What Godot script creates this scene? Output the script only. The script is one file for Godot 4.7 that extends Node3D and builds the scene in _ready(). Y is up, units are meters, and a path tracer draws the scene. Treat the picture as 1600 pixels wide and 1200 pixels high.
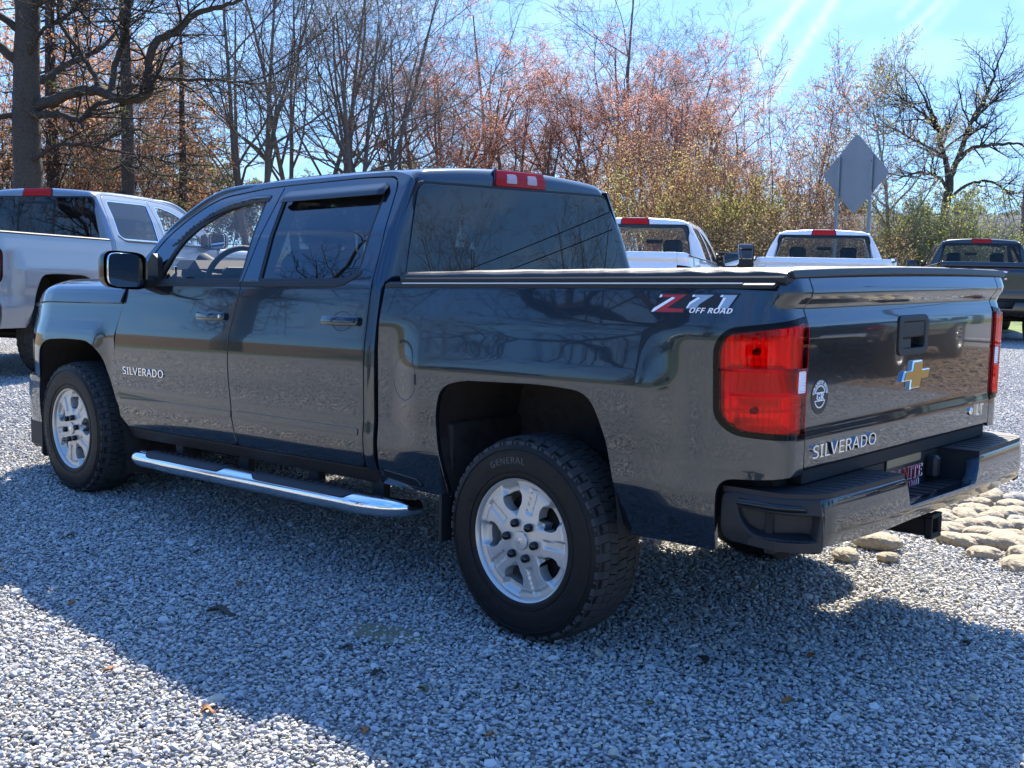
extends Node3D

# ---------------------------------------------------------------- mesh collector
class MB:
	var v := PackedVector3Array()
	var n := PackedVector3Array()
	var t := PackedVector2Array()
	var c := PackedColorArray()
	var i := PackedInt32Array()
	var tint := Color.WHITE
	var colored := false

	func add(p: Vector3, nm: Vector3, uv := Vector2.ZERO) -> int:
		v.append(p)
		n.append(nm)
		t.append(uv)
		if colored:
			c.append(tint)
		return v.size() - 1

	func tri(a: int, b: int, d: int) -> void:
		if (v[d] - v[a]).cross(v[b] - v[a]).dot(n[a] + n[b] + n[d]) >= 0.0:
			i.append(a)
			i.append(b)
			i.append(d)
		else:
			i.append(a)
			i.append(d)
			i.append(b)

	func quad(a: int, b: int, d: int, e: int) -> void:
		tri(a, b, d)
		tri(a, d, e)

	# flat convex face, turned to look along «out»
	func face(pts: Array, out: Vector3) -> void:
		var nm := Vector3.ZERO
		for k in pts.size():
			var p: Vector3 = pts[k]
			var q: Vector3 = pts[(k + 1) % pts.size()]
			nm += p.cross(q)
		var o: Vector3 = pts[0]
		nm = Vector3.ZERO
		for k in range(1, pts.size() - 1):
			nm += (pts[k] - o).cross(pts[k + 1] - o)
		nm = nm.normalized()
		if nm.dot(out) < 0.0:
			nm = -nm
		var ids := []
		for p in pts:
			ids.append(add(p, nm, Vector2(p.x + p.z, p.y)))
		for k in range(1, pts.size() - 1):
			tri(ids[0], ids[k], ids[k + 1])

	# a box with chamfered edges
	func box(at: Vector3, size: Vector3, bevel := 0.0, turn := Basis.IDENTITY) -> void:
		var h := size / 2.0
		var b := minf(bevel, minf(h.x, minf(h.y, h.z)) * 0.9)
		var axes := [Vector3.RIGHT, Vector3.UP, Vector3.BACK]
		for a in 3:
			var u := (a + 1) % 3
			var w := (a + 2) % 3
			for s in [-1.0, 1.0]:
				var f := []
				for k in [[-1, -1], [1, -1], [1, 1], [-1, 1]]:
					var p := Vector3.ZERO
					p[a] = s * h[a]
					p[u] = k[0] * (h[u] - b)
					p[w] = k[1] * (h[w] - b)
					f.append(at + turn * p)
				face(f, turn * (axes[a] * s))
				if b <= 0.0:
					continue
				for s2 in [-1.0, 1.0]:
					var e := []
					for k in [[0, -1], [0, 1], [1, 1], [1, -1]]:
						var p := Vector3.ZERO
						p[a] = s * (h[a] if k[0] == 0 else h[a] - b)
						p[u] = s2 * (h[u] - b if k[0] == 0 else h[u])
						p[w] = k[1] * (h[w] - b)
						e.append(at + turn * p)
					face(e, turn * (axes[a] * s + axes[u] * s2))
		if b > 0.0:
			for sx in [-1.0, 1.0]:
				for sy in [-1.0, 1.0]:
					for sz in [-1.0, 1.0]:
						var d := Vector3(sx, sy, sz)
						face([at + turn * (d * (h - Vector3(0, b, b))), at + turn * (d * (h - Vector3(b, 0, b))), at + turn * (d * (h - Vector3(b, b, 0)))], turn * d)

	# swept round section along points
	func tube(pts: PackedVector3Array, radii: PackedFloat32Array, sides: int, caps := true, squash := Vector2.ONE, up := Vector3.UP) -> void:
		var m := pts.size()
		var first := v.size()
		var run := 0.0
		var d0 := (pts[1] - pts[0]).normalized()
		var s := d0.cross(up)
		if s.length_squared() < .02:
			s = d0.cross(Vector3.RIGHT)
		s = s.normalized()
		for k in m:
			var d := (pts[mini(k + 1, m - 1)] - pts[maxi(k - 1, 0)]).normalized()
			s = (s - d * s.dot(d)).normalized()
			var w := s.cross(d)
			if k > 0:
				run += pts[k].distance_to(pts[k - 1])
			for j in sides + 1:
				var a := TAU * j / sides
				var o := s * cos(a) * squash.x + w * sin(a) * squash.y
				var nm := (s * cos(a) / squash.x + w * sin(a) / squash.y).normalized()
				add(pts[k] + o * radii[k], nm, Vector2(float(j) / sides, run))
		for k in m - 1:
			for j in sides:
				var a := first + k * (sides + 1) + j
				quad(a, a + 1, a + sides + 2, a + sides + 1)
		if caps:
			for e in [0, m - 1]:
				var o := []
				for j in sides:
					o.append(v[first + e * (sides + 1) + j])
				var d2: Vector3 = pts[0] - pts[1] if e == 0 else pts[m - 1] - pts[m - 2]
				face(o, d2)

	# profile of (radius, height) turned about an axis
	func lathe(prof: Array, at: Vector3, axis: Vector3, segs: int, sharp := 40.0) -> void:
		var w := axis.normalized()
		var s := w.cross(Vector3.UP if absf(w.y) < 0.9 else Vector3.RIGHT).normalized()
		var q := w.cross(s)
		for k in prof.size() - 1:
			var p0: Vector2 = prof[k]
			var p1: Vector2 = prof[k + 1]
			var d := (p1 - p0).normalized()
			var n0 := Vector2(d.y, -d.x)
			var n1 := n0
			if k > 0:
				var e: Vector2 = (p0 - prof[k - 1]).normalized()
				if rad_to_deg(absf(e.angle_to(d))) < sharp:
					n0 = (n0 + Vector2(e.y, -e.x)).normalized()
			if k + 2 < prof.size():
				var e: Vector2 = (prof[k + 2] - p1).normalized()
				if rad_to_deg(absf(e.angle_to(d))) < sharp:
					n1 = (n1 + Vector2(e.y, -e.x)).normalized()
			var first := v.size()
			for j in segs + 1:
				var a := TAU * j / segs
				var r := s * cos(a) + q * sin(a)
				add(at + r * p0.x + w * p0.y, (r * n0.x + w * n0.y).normalized(), Vector2(float(j) / segs, p0.y + p0.x))
				add(at + r * p1.x + w * p1.y, (r * n1.x + w * n1.y).normalized(), Vector2(float(j) / segs, p1.y + p1.x))
			for j in segs:
				var a := first + j * 2
				quad(a, a + 1, a + 3, a + 2)

	# prism of a plane polygon: placed by «x» (columns: polygon x, polygon y, outward), with a chamfered front
	func prism(poly: PackedVector2Array, depth: float, x: Transform3D, bevel := 0.0) -> void:
		var area := 0.0
		for k in poly.size():
			area += poly[k].cross(poly[(k + 1) % poly.size()])
		if area < 0.0:
			poly.reverse()
		var top := poly
		if bevel > 0.0:
			var r := Geometry2D.offset_polygon(poly, -bevel, Geometry2D.JOIN_MITER)
			if r.size() == 1 and r[0].size() == poly.size():
				top = r[0]
				# match start points
				var best := 0
				for k in top.size():
					if top[k].distance_squared_to(poly[0]) < top[best].distance_squared_to(poly[0]):
						best = k
				var o := PackedVector2Array()
				for k in top.size():
					o.append(top[(best + k) % top.size()])
				top = o
			else:
				bevel = 0.0
		var z := x.basis.z
		var ids := PackedInt32Array()
		for p in top:
			ids.append(add(x * Vector3(p.x, p.y, depth), z, p))
		var tr := Geometry2D.triangulate_polygon(top)
		for k in range(0, tr.size(), 3):
			tri(ids[tr[k]], ids[tr[k + 1]], ids[tr[k + 2]])
		for k in poly.size():
			var l := (k + 1) % poly.size()
			var o2 := Vector2((poly[l] - poly[k]).y, -(poly[l] - poly[k]).x)
			var o3 := x.basis * Vector3(o2.x, o2.y, 0)
			if o3.length_squared() < 1e-12:
				continue
			var a := x * Vector3(poly[k].x, poly[k].y, 0)
			var b := x * Vector3(poly[l].x, poly[l].y, 0)
			var d := x * Vector3(poly[k].x, poly[k].y, depth - bevel)
			var e := x * Vector3(poly[l].x, poly[l].y, depth - bevel)
			face([a, b, e, d], o3)
			if bevel > 0.0:
				face([d, e, x * Vector3(top[l].x, top[l].y, depth), x * Vector3(top[k].x, top[k].y, depth)], o3.normalized() + z)

	func _normal(f: Callable, q: Vector2, sgn: float) -> Array:
		var h := 0.0015
		var du: Vector3 = f.call(q.x + h, q.y) - f.call(q.x - h, q.y)
		var dv: Vector3 = f.call(q.x, q.y + h) - f.call(q.x, q.y - h)
		return [(du.cross(dv) * sgn).normalized(), du.normalized(), dv.normalized()]

	# part of the surface f(u, v) inside an outline, with openings and turned-in edges
	func patch(outline: PackedVector2Array, f: Callable, cell: Vector2, holes := [], sgn := 1.0, depth := 0.014, roll := 0.0025) -> void:
		var lo := outline[0]
		var hi := outline[0]
		for p in outline:
			lo = lo.min(p)
			hi = hi.max(p)
		lo -= cell * 0.37
		var cache := {}
		var count := ((hi - lo) / cell).ceil()
		for iy in int(count.y):
			for ix in int(count.x):
				var o := lo + Vector2(ix, iy) * cell
				var polys := Geometry2D.intersect_polygons(PackedVector2Array([o, o + Vector2(cell.x, 0), o + cell, o + Vector2(0, cell.y)]), outline)
				for h in holes:
					var left := []
					for p in polys:
						left.append_array(Geometry2D.clip_polygons(p, h))
					polys.assign(left)
				for p in polys:
					if p.size() < 3:
						continue
					var ids := PackedInt32Array()
					for q in p:
						var key := Vector2i(roundi(q.x * 20000.0), roundi(q.y * 20000.0))
						if not cache.has(key):
							cache[key] = add(f.call(q.x, q.y), _normal(f, q, sgn)[0], q)
						ids.append(cache[key])
					var tr := Geometry2D.triangulate_polygon(p)
					for k in range(0, tr.size(), 3):
						tri(ids[tr[k]], ids[tr[k + 1]], ids[tr[k + 2]])
		if depth <= 0.0:
			return
		for l in 1 + holes.size():
			var ring: PackedVector2Array = outline if l == 0 else holes[l - 1]
			_rim(ring, f, minf(cell.x, cell.y), sgn, depth, roll, l > 0)

	func _rim(ring: PackedVector2Array, f: Callable, step: float, sgn: float, depth: float, roll: float, is_hole: bool) -> void:
		var area := 0.0
		for k in ring.size():
			area += ring[k].cross(ring[(k + 1) % ring.size()])
		var side := 1.0 if area > 0.0 else -1.0
		if is_hole:
			side = -side
		for k in ring.size():
			var p := ring[k]
			var q := ring[(k + 1) % ring.size()]
			var len := p.distance_to(q)
			if len < 1e-5:
				continue
			var m := maxi(1, ceili(len / step))
			var o2 := Vector2((q - p).y, -(q - p).x).normalized() * side
			var last := -1
			for j in m + 1:
				var w := p.lerp(q, float(j) / m)
				var b := _normal(f, w, sgn)
				var n3: Vector3 = b[0]
				var o3: Vector3 = (b[1] * o2.x + b[2] * o2.y).normalized()
				var at: Vector3 = f.call(w.x, w.y)
				var first := add(at, (n3 + o3 * 0.15).normalized(), w)
				add(at + o3 * roll * 0.7 - n3 * roll * 0.3, (n3 + o3).normalized(), w)
				add(at + o3 * roll - n3 * roll, (o3 + n3 * 0.15).normalized(), w)
				add(at + o3 * roll - n3 * depth, o3, w)
				if last >= 0:
					for r in 3:
						quad(last + r, first + r, first + r + 1, last + r + 1)
				last = first

	# rectangular sheet f(u, v) for u, v in 0..1
	func sheet(f: Callable, nu: int, nv: int, sgn := 1.0) -> void:
		var first := v.size()
		for a in nu + 1:
			for b in nv + 1:
				var q := Vector2(float(a) / nu, float(b) / nv)
				var h := 0.002
				var u0 := maxf(q.x - h, 0.0)
				var u1 := minf(q.x + h, 1.0)
				var v0 := maxf(q.y - h, 0.0)
				var v1 := minf(q.y + h, 1.0)
				var du: Vector3 = f.call(u1, q.y) - f.call(u0, q.y)
				var dv: Vector3 = f.call(q.x, v1) - f.call(q.x, v0)
				add(f.call(q.x, q.y), (du.cross(dv) * sgn).normalized(), q)
		for a in nu:
			for b in nv:
				var k := first + a * (nv + 1) + b
				quad(k, k + 1, k + nv + 2, k + nv + 1)

	# lettering, bent by «f» (x along the line, y up, z out of the face)
	func text(words: String, height: float, depth: float, f: Callable, bold := true, serif := false, slant := 0.0, wide := 1.0) -> void:
		var tm := TextMesh.new()
		var sf := SystemFont.new()
		sf.font_names = PackedStringArray(["Droid Serif" if serif else "Droid Sans"])
		sf.font_weight = 700 if bold else 400
		tm.font = sf
		tm.font_size = 64
		tm.pixel_size = height / 46.0
		tm.depth = depth
		tm.curve_step = 2.0
		tm.text = words
		var arr := tm.get_mesh_arrays()
		var pv: PackedVector3Array = arr[Mesh.ARRAY_VERTEX]
		var pn: PackedVector3Array = arr[Mesh.ARRAY_NORMAL]
		var pi: PackedInt32Array = arr[Mesh.ARRAY_INDEX]
		var first := v.size()
		for k in pv.size():
			var p := pv[k]
			p = Vector3((p.x + slant * p.y) * wide, p.y, p.z + depth / 2.0)
			var o: Vector3 = f.call(p)
			var nn := pn[k] * 0.001
			var q: Vector3 = f.call(p + nn)
			add(o, (q - o).normalized())
		for k in range(0, pi.size(), 3):
			tri(first + pi[k], first + pi[k + 1], first + pi[k + 2])

	# the same shape on the other side of the truck (z negated)
	func mirrored() -> MB:
		var m := MB.new()
		m.t = t.duplicate()
		m.c = c.duplicate()
		m.colored = colored
		for k in v.size():
			m.v.append(Vector3(v[k].x, v[k].y, -v[k].z))
			m.n.append(Vector3(n[k].x, n[k].y, -n[k].z))
		for k in range(0, i.size(), 3):
			m.i.append(i[k])
			m.i.append(i[k + 2])
			m.i.append(i[k + 1])
		return m

	func mesh(rake := 0.0) -> ArrayMesh:
		if rake != 0.0:
			for k in v.size():
				v[k].y += rake * v[k].x
				n[k] = Vector3(n[k].x - rake * n[k].y, n[k].y, n[k].z).normalized()
		var a := []
		a.resize(Mesh.ARRAY_MAX)
		a[Mesh.ARRAY_VERTEX] = v
		a[Mesh.ARRAY_NORMAL] = n
		a[Mesh.ARRAY_TEX_UV] = t
		if colored:
			a[Mesh.ARRAY_COLOR] = c
		a[Mesh.ARRAY_INDEX] = i
		var r := ArrayMesh.new()
		r.add_surface_from_arrays(Mesh.PRIMITIVE_TRIANGLES, a)
		return r


# a plan line through corners that are rounded, measured by its length so that u equals x on the straight side
class Line2:
	var p := PackedVector2Array()
	var s := PackedFloat32Array()

	func _init(corners: Array, radii: Array, ref_x: float, first_len := -1.0) -> void:
		p.append(corners[0])
		for k in range(1, corners.size() - 1):
			var a: Vector2 = corners[k - 1]
			var b: Vector2 = corners[k]
			var d: Vector2 = corners[k + 1]
			var r: float = minf(radii[k], minf(a.distance_to(b), b.distance_to(d)) * 0.49)
			var e := b + (a - b).normalized() * r
			var g := b + (d - b).normalized() * r
			for j in 13:
				var w := j / 12.0
				p.append(e.lerp(b, w).lerp(b.lerp(g, w), w))
		p.append(corners[corners.size() - 1])
		s.append(0.0)
		for k in range(1, p.size()):
			s.append(s[k - 1] + p[k].distance_to(p[k - 1]))
		var off := ref_x
		for k in s.size():
			s[k] += off

	func at(u: float) -> Vector2:
		var lo := 0
		var hi := s.size() - 1
		while hi - lo > 1:
			var m := (lo + hi) / 2
			if s[m] <= u:
				lo = m
			else:
				hi = m
		var w := (u - s[lo]) / maxf(s[hi] - s[lo], 1e-6)
		return p[lo].lerp(p[hi], w)

	func way(u: float) -> Vector2:
		return (at(u + 0.004) - at(u - 0.004)).normalized()


# ---------------------------------------------------------------- scene helpers
var taken := {}

func numbered(called: String) -> String:
	var k: int = taken.get(called, 0)
	taken[called] = k + 1
	return called if k == 0 else "%s_%03d" % [called, k]

func tag(o: Node, label: String, category: String, group := "", kind := "") -> Node:
	o.set_meta("label", label)
	o.set_meta("category", category)
	if group:
		o.set_meta("group", group)
	if kind:
		o.set_meta("kind", kind)
	return o

func thing(called: String, label: String, category: String, at := Vector3.ZERO, turn := 0.0, group := "") -> Node3D:
	var o := Node3D.new()
	o.name = numbered(called)
	add_child(o)
	o.position = at
	o.rotation.y = turn
	tag(o, label, category, group)
	return o

func put(called: String, m: Mesh, mat: Material, parent: Node = null) -> MeshInstance3D:
	var o := MeshInstance3D.new()
	o.mesh = m
	o.material_override = mat
	if parent == null or parent == self:
		o.name = numbered(called)
		add_child(o)
	else:
		o.name = called
		parent.add_child(o, true)
		if o.name != called:   # repeats under one parent take a three-digit number
			var k := 1
			while parent.has_node("%s_%03d" % [called, k]):
				k += 1
			o.name = "%s_%03d" % [called, k]
	return o

func sub(called: String, parent: Node) -> Node3D:
	var o := Node3D.new()
	o.name = called
	parent.add_child(o, true)
	if o.name != called:
		var k := 1
		while parent.has_node("%s_%03d" % [called, k]):
			k += 1
		o.name = "%s_%03d" % [called, k]
	return o

func copy_of(o: Node3D, label: String, at: Vector3, turn: float, scale := Vector3.ONE) -> Node3D:
	var d: Node3D = o.duplicate()
	var base := String(o.name)
	var cut := RegEx.create_from_string("_\\d{3}$").sub(base, "")
	d.name = numbered(cut)
	add_child(d)
	d.position = at
	d.rotation = Vector3(0, turn, 0)
	d.scale = scale
	d.set_meta("label", label)
	return d

# straight lines through (key, value) pairs, smoothed over «soft»
static func bent(pts: Array, x: float, soft := 0.0) -> float:
	if soft > 0.0:
		return (bent(pts, x - soft) + 2.0 * bent(pts, x - soft * 0.5) + 2.0 * bent(pts, x) + 2.0 * bent(pts, x + soft * 0.5) + bent(pts, x + soft)) / 8.0
	if x <= pts[0].x:
		return pts[0].y
	for k in range(1, pts.size()):
		if x <= pts[k].x:
			return lerpf(pts[k - 1].y, pts[k].y, (x - pts[k - 1].x) / (pts[k].x - pts[k - 1].x))
	return pts[pts.size() - 1].y

# polygon with rounded corners
static func rounded(pts: Array, radius: float, segs := 5) -> PackedVector2Array:
	var r := PackedVector2Array()
	for k in pts.size():
		var b := Vector2(pts[k].x, pts[k].y)
		var a := Vector2(pts[(k + pts.size() - 1) % pts.size()].x, pts[(k + pts.size() - 1) % pts.size()].y)
		var d := Vector2(pts[(k + 1) % pts.size()].x, pts[(k + 1) % pts.size()].y)
		var want: float = pts[k].z if pts[k] is Vector3 else radius
		var q := minf(want, minf(a.distance_to(b), b.distance_to(d)) * 0.48)
		if q < 0.002:
			r.append(b)
			continue
		var e := b + (a - b).normalized() * q
		var g := b + (d - b).normalized() * q
		for j in segs + 1:
			var w := float(j) / segs
			r.append(e.lerp(b, w).lerp(b.lerp(g, w), w))
	return r

static func grown(poly: PackedVector2Array, by: float) -> PackedVector2Array:
	var r := Geometry2D.offset_polygon(poly, by, Geometry2D.JOIN_ROUND)
	return r[0] if r.size() else poly

static func far_from(poly: PackedVector2Array, p: Vector2) -> float:
	var best := 1e9
	for k in poly.size():
		var q := Geometry2D.get_closest_point_to_segment(p, poly[k], poly[(k + 1) % poly.size()])
		best = minf(best, q.distance_squared_to(p))
	best = sqrt(best)
	return -best if Geometry2D.is_point_in_polygon(p, poly) else best

static func flat(hex: String, rough := 0.6, metal := 0.0) -> StandardMaterial3D:
	var m := StandardMaterial3D.new()
	m.albedo_color = Color(hex)
	m.roughness = rough
	m.metallic = metal
	return m

static func lin(r: float, g: float, b: float) -> Color:
	return Color(r, g, b).linear_to_srgb()

static func noise_tex(freq: float, colors: Array, size := 512, seed_ := 1, octaves := 4, kind := FastNoiseLite.TYPE_SIMPLEX_SMOOTH) -> NoiseTexture2D:
	var f := FastNoiseLite.new()
	f.noise_type = kind
	f.seed = seed_
	f.frequency = freq
	f.fractal_octaves = octaves
	var t := NoiseTexture2D.new()
	t.width = size
	t.height = size
	t.seamless = true
	t.generate_mipmaps = false
	t.noise = f
	if colors.size():
		var g := Gradient.new()
		g.offsets = PackedFloat32Array()
		var offs := PackedFloat32Array()
		var cols := PackedColorArray()
		for k in colors.size():
			offs.append(float(k) / (colors.size() - 1))
			cols.append(colors[k])
		g.offsets = offs
		g.colors = cols
		t.color_ramp = g
	return t

# ---------------------------------------------------------------- pickup trucks
const RAKE := 0.03
const WHEELBASE := 3.645
const TYRE_R := 0.397

var mats := {}
var shapes := {}
var cab_line: Line2
var bed_line: Line2
var fen_line: Line2
var bump_line: Line2
var hood_line: Line2
var arch_rear: PackedVector2Array
var arch_front: PackedVector2Array

const CABZ := [Vector2(.40, -.07), Vector2(.50, -.045), Vector2(.56, -.02), Vector2(.62, -.004), Vector2(.70, .002), Vector2(.78, -.0045), Vector2(.90, -.002), Vector2(1.02, -.0025), Vector2(1.085, -.0048), Vector2(1.10, -.006), Vector2(1.20, -.021), Vector2(1.30, -.036), Vector2(1.365, -.048), Vector2(1.40, -.062), Vector2(1.60, -.145), Vector2(1.80, -.255), Vector2(1.90, -.32)]
const BEDZ := [Vector2(.45, -.045), Vector2(.52, -.026), Vector2(.60, -.008), Vector2(.68, .0), Vector2(.78, -.0065), Vector2(.95, -.003), Vector2(1.12, .001), Vector2(1.185, .003), Vector2(1.205, .003), Vector2(1.225, .001), Vector2(1.36, -.022), Vector2(1.40, -.035)]
const FENZ := [Vector2(.40, -.03), Vector2(.55, -.012), Vector2(.70, .0), Vector2(.95, .0), Vector2(1.07, .004), Vector2(1.10, .0), Vector2(1.25, -.026)]
const TAILX := [Vector2(.70, .004), Vector2(.77, .006), Vector2(.862, .0065), Vector2(.884, .003), Vector2(.90, .001), Vector2(1.20, .001), Vector2(1.232, -.001), Vector2(1.286, -.022), Vector2(1.328, .012), Vector2(1.345, .010), Vector2(1.392, -.010), Vector2(1.42, -.03)]

func setup_lines() -> void:
	cab_line = Line2.new([Vector2(-3.4, .97), Vector2(-.89, .97), Vector2(-.89, 0)], [0, .065, 0], -3.4)
	bed_line = Line2.new([Vector2(-1.0, .975), Vector2(.86, .975), Vector2(1.06, .940), Vector2(1.06, 0)], [0, .12, .095, 0], -1.0)
	var fc := [Vector2(-4.52, .50), Vector2(-4.37, .85), Vector2(-4.08, .965), Vector2(-2.9, .965)]
	fen_line = Line2.new(fc, [0, .12, .25, 0], 0.0)
	fen_line = Line2.new(fc, [0, .12, .25, 0], -2.9 - fen_line.s[fen_line.s.size() - 1])
	bump_line = Line2.new([Vector2(.86, .945), Vector2(1.085, .957), Vector2(1.195, .885), Vector2(1.215, .45), Vector2(1.215, -.2)], [0, .10, .10, .2, 0], .86)
	hood_line = Line2.new([Vector2(.94, 1.256), Vector2(.918, 1.345), Vector2(.80, 1.392), Vector2(.56, 1.386), Vector2(.44, 1.405), Vector2(0, 1.418)], [0, .07, .08, .04, .05, 0], 0.0)
	arch_rear = rounded([Vector3(-.410, .44, 0), Vector3(-.425, .50, .05), Vector3(-.468, .80, .06), Vector3(-.43, .955, .1), Vector3(-.31, .99, .12), Vector3(.12, 1.0, .15), Vector3(.33, .985, .12), Vector3(.40, .86, .1), Vector3(.455, .60, .08), Vector3(.468, .475, 0)], 0.1)
	arch_front = rounded([Vector3(-4.05, .30, 0), Vector3(-4.065, .78, .05), Vector3(-4.03, .975, .1), Vector3(-3.92, 1.03, .08), Vector3(-3.70, 1.042, .12), Vector3(-3.40, 1.04, .12), Vector3(-3.255, .97, .12), Vector3(-3.13, .74, .1), Vector3(-3.03, .56, .05), Vector3(-3.0, .30, 0)], 0.1)

# the swelling over a wheel: a slope down to the opening, closed by short ends
func flare(x: float, y: float, top: float, x0: float, x1: float) -> float:
	var ends := smoothstep(x0 - .10, x0 + .10, x) * (1.0 - smoothstep(x1 - .10, x1 + .10, x))
	var down := bent([Vector2(.40, 0), Vector2(.58, .0), Vector2(.88, 1), Vector2(top - .165, 1), Vector2(top, 0), Vector2(top + .3, 0)], y, .03)
	return ends * down

func f_cab(u: float, y: float) -> Vector3:
	var q := cab_line.at(u)
	var w := clampf(-cab_line.way(u).y, 0.0, 1.0)
	return Vector3(q.x - .10 * maxf(0.0, y - 1.36) * w, y, q.y + bent(CABZ, y, .014))

func f_cab_in(u: float, y: float) -> Vector3:
	return f_cab(u, y) - Vector3(0, 0, .011)

func f_bed(u: float, y: float) -> Vector3:
	var q := bed_line.at(u)
	var w := clampf(-bed_line.way(u).y, 0.0, 1.0)
	w *= w
	var fl := 0.0
	if q.x < .8:
		fl = .030 * flare(q.x, y, 1.20, -.66, .64)
	return Vector3(q.x + bent(TAILX, y, .007) * w, y, q.y + (bent(BEDZ, y, .014) + fl) * (1.0 - w))

func f_lamp(u: float, y: float) -> Vector3:
	var q := bed_line.way(u)
	return f_bed(u, y) + Vector3(-q.y, 0, q.x) * .004

func f_lens(u: float, y: float) -> Vector3:
	var q := bed_line.way(u)
	return f_bed(u, y) + Vector3(-q.y, 0, q.x) * .010

func f_tail(z: float, y: float) -> Vector3:
	return Vector3(1.06 + bent(TAILX, y, .007), y, z)

func hood_drop(x: float) -> float:
	return .40 * pow(maxf(0.0, -3.9 - x), 2.0) + .5 * pow(maxf(0.0, -4.3 - x), 2.0)

func f_fen(u: float, y: float) -> Vector3:
	var q := fen_line.at(u)
	var w := clampf(fen_line.way(u).x, 0.0, 1.0)
	return Vector3(q.x, y - hood_drop(q.x) * smoothstep(1.0, 1.25, y) * .55, q.y + (bent(FENZ, y, .014) + .022 * flare(q.x, y, 1.16, -4.32, -3.26)) * w)

const NOSE := [Vector2(-4.60, .36), Vector2(-4.52, .50), Vector2(-4.37, .85), Vector2(-4.08, .965), Vector2(-2.9, .965)]

func f_hood(x: float, s: float) -> Vector3:
	var total := hood_line.s[hood_line.s.size() - 1]
	var right := s > total
	var q := hood_line.at(2.0 * total - s if right else s)
	var k := bent(NOSE, x, .12) / .965
	var low := smoothstep(1.25, 1.36, q.y)
	return Vector3(x, q.y - hood_drop(x) * lerpf(.55, 1.0, low), q.x * k * (-1.0 if right else 1.0))

func roof_edge(x: float) -> float:
	return bent([Vector2(-2.80, 1.80), Vector2(-2.62, 1.838), Vector2(-2.40, 1.866), Vector2(-2.10, 1.884), Vector2(-1.80, 1.889), Vector2(-1.40, 1.884), Vector2(-.90, 1.866)], x, .12)

func f_roof(u: float, z: float) -> Vector3:
	var x := u
	var y := 0.0
	var x0 := -.99
	if u > x0:
		var a := minf((u - x0) / .055, PI / 2.0)
		x = x0 + .055 * sin(a)
		y = -.055 * (1.0 - cos(a)) - maxf(0.0, u - x0 - .055 * PI / 2.0)
		x -= .10 * minf(y + .04, 0.0) * 0.0
	var e := absf(z)
	y += roof_edge(minf(u, x0)) + .036 * (1.0 - pow(e / .66, 2.0)) - 6.0 * pow(maxf(0.0, e - .60), 2.0)
	return Vector3(x - .03 * pow(e / .66, 2.0) * smoothstep(x0 - .2, x0, u) * 0.0, y, z)

func f_screen(u: float, v: float) -> Vector3:
	var k := 2.0 * u - 1.0
	var z := lerpf(.85, .655, v) * k
	var x := lerpf(-3.40 + .33 * k * k, -2.64 + .12 * k * k, v) - .03 * sin(PI * v)
	var y := lerpf(1.385, 1.872 - .035 * k * k, v) + .025 * sin(PI * v)
	return Vector3(x, y, z)

func f_back_glass(z: float, y: float) -> Vector3:
	return Vector3(-.872 - .10 * (y - 1.36) - .012 * pow(z / .7, 2.0), y, z)

func f_bump(u: float, y: float) -> Vector3:
	var q := bump_line.at(u)
	var w := bump_line.way(u)
	var off: float = bent([Vector2(.46, -.05), Vector2(.52, -.014), Vector2(.57, .0), Vector2(.64, .002), Vector2(.69, -.004), Vector2(.71, -.016)], y, .012)
	return Vector3(q.x, y, q.y) + Vector3(-w.y, 0, w.x) * off

func shape(key: String, make: Callable) -> ArrayMesh:
	if not shapes.has(key):
		var m: MB = make.call()
		shapes[key] = m.mesh(RAKE)
	return shapes[key]

# a left-hand shape and its mirror image; returns [left, right]
func both(key: String, make: Callable) -> Array:
	if not shapes.has(key):
		var m: MB = make.call()
		shapes[key + "|"] = m.mirrored().mesh(RAKE)
		shapes[key] = m.mesh(RAKE)
	return [shapes[key], shapes[key + "|"]]

var door_front: PackedVector2Array
var door_rear: PackedVector2Array
var pane_front: PackedVector2Array
var pane_rear: PackedVector2Array
var bed_outline: PackedVector2Array
var lamp_outline: PackedVector2Array
var lens_outline: PackedVector2Array

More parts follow.
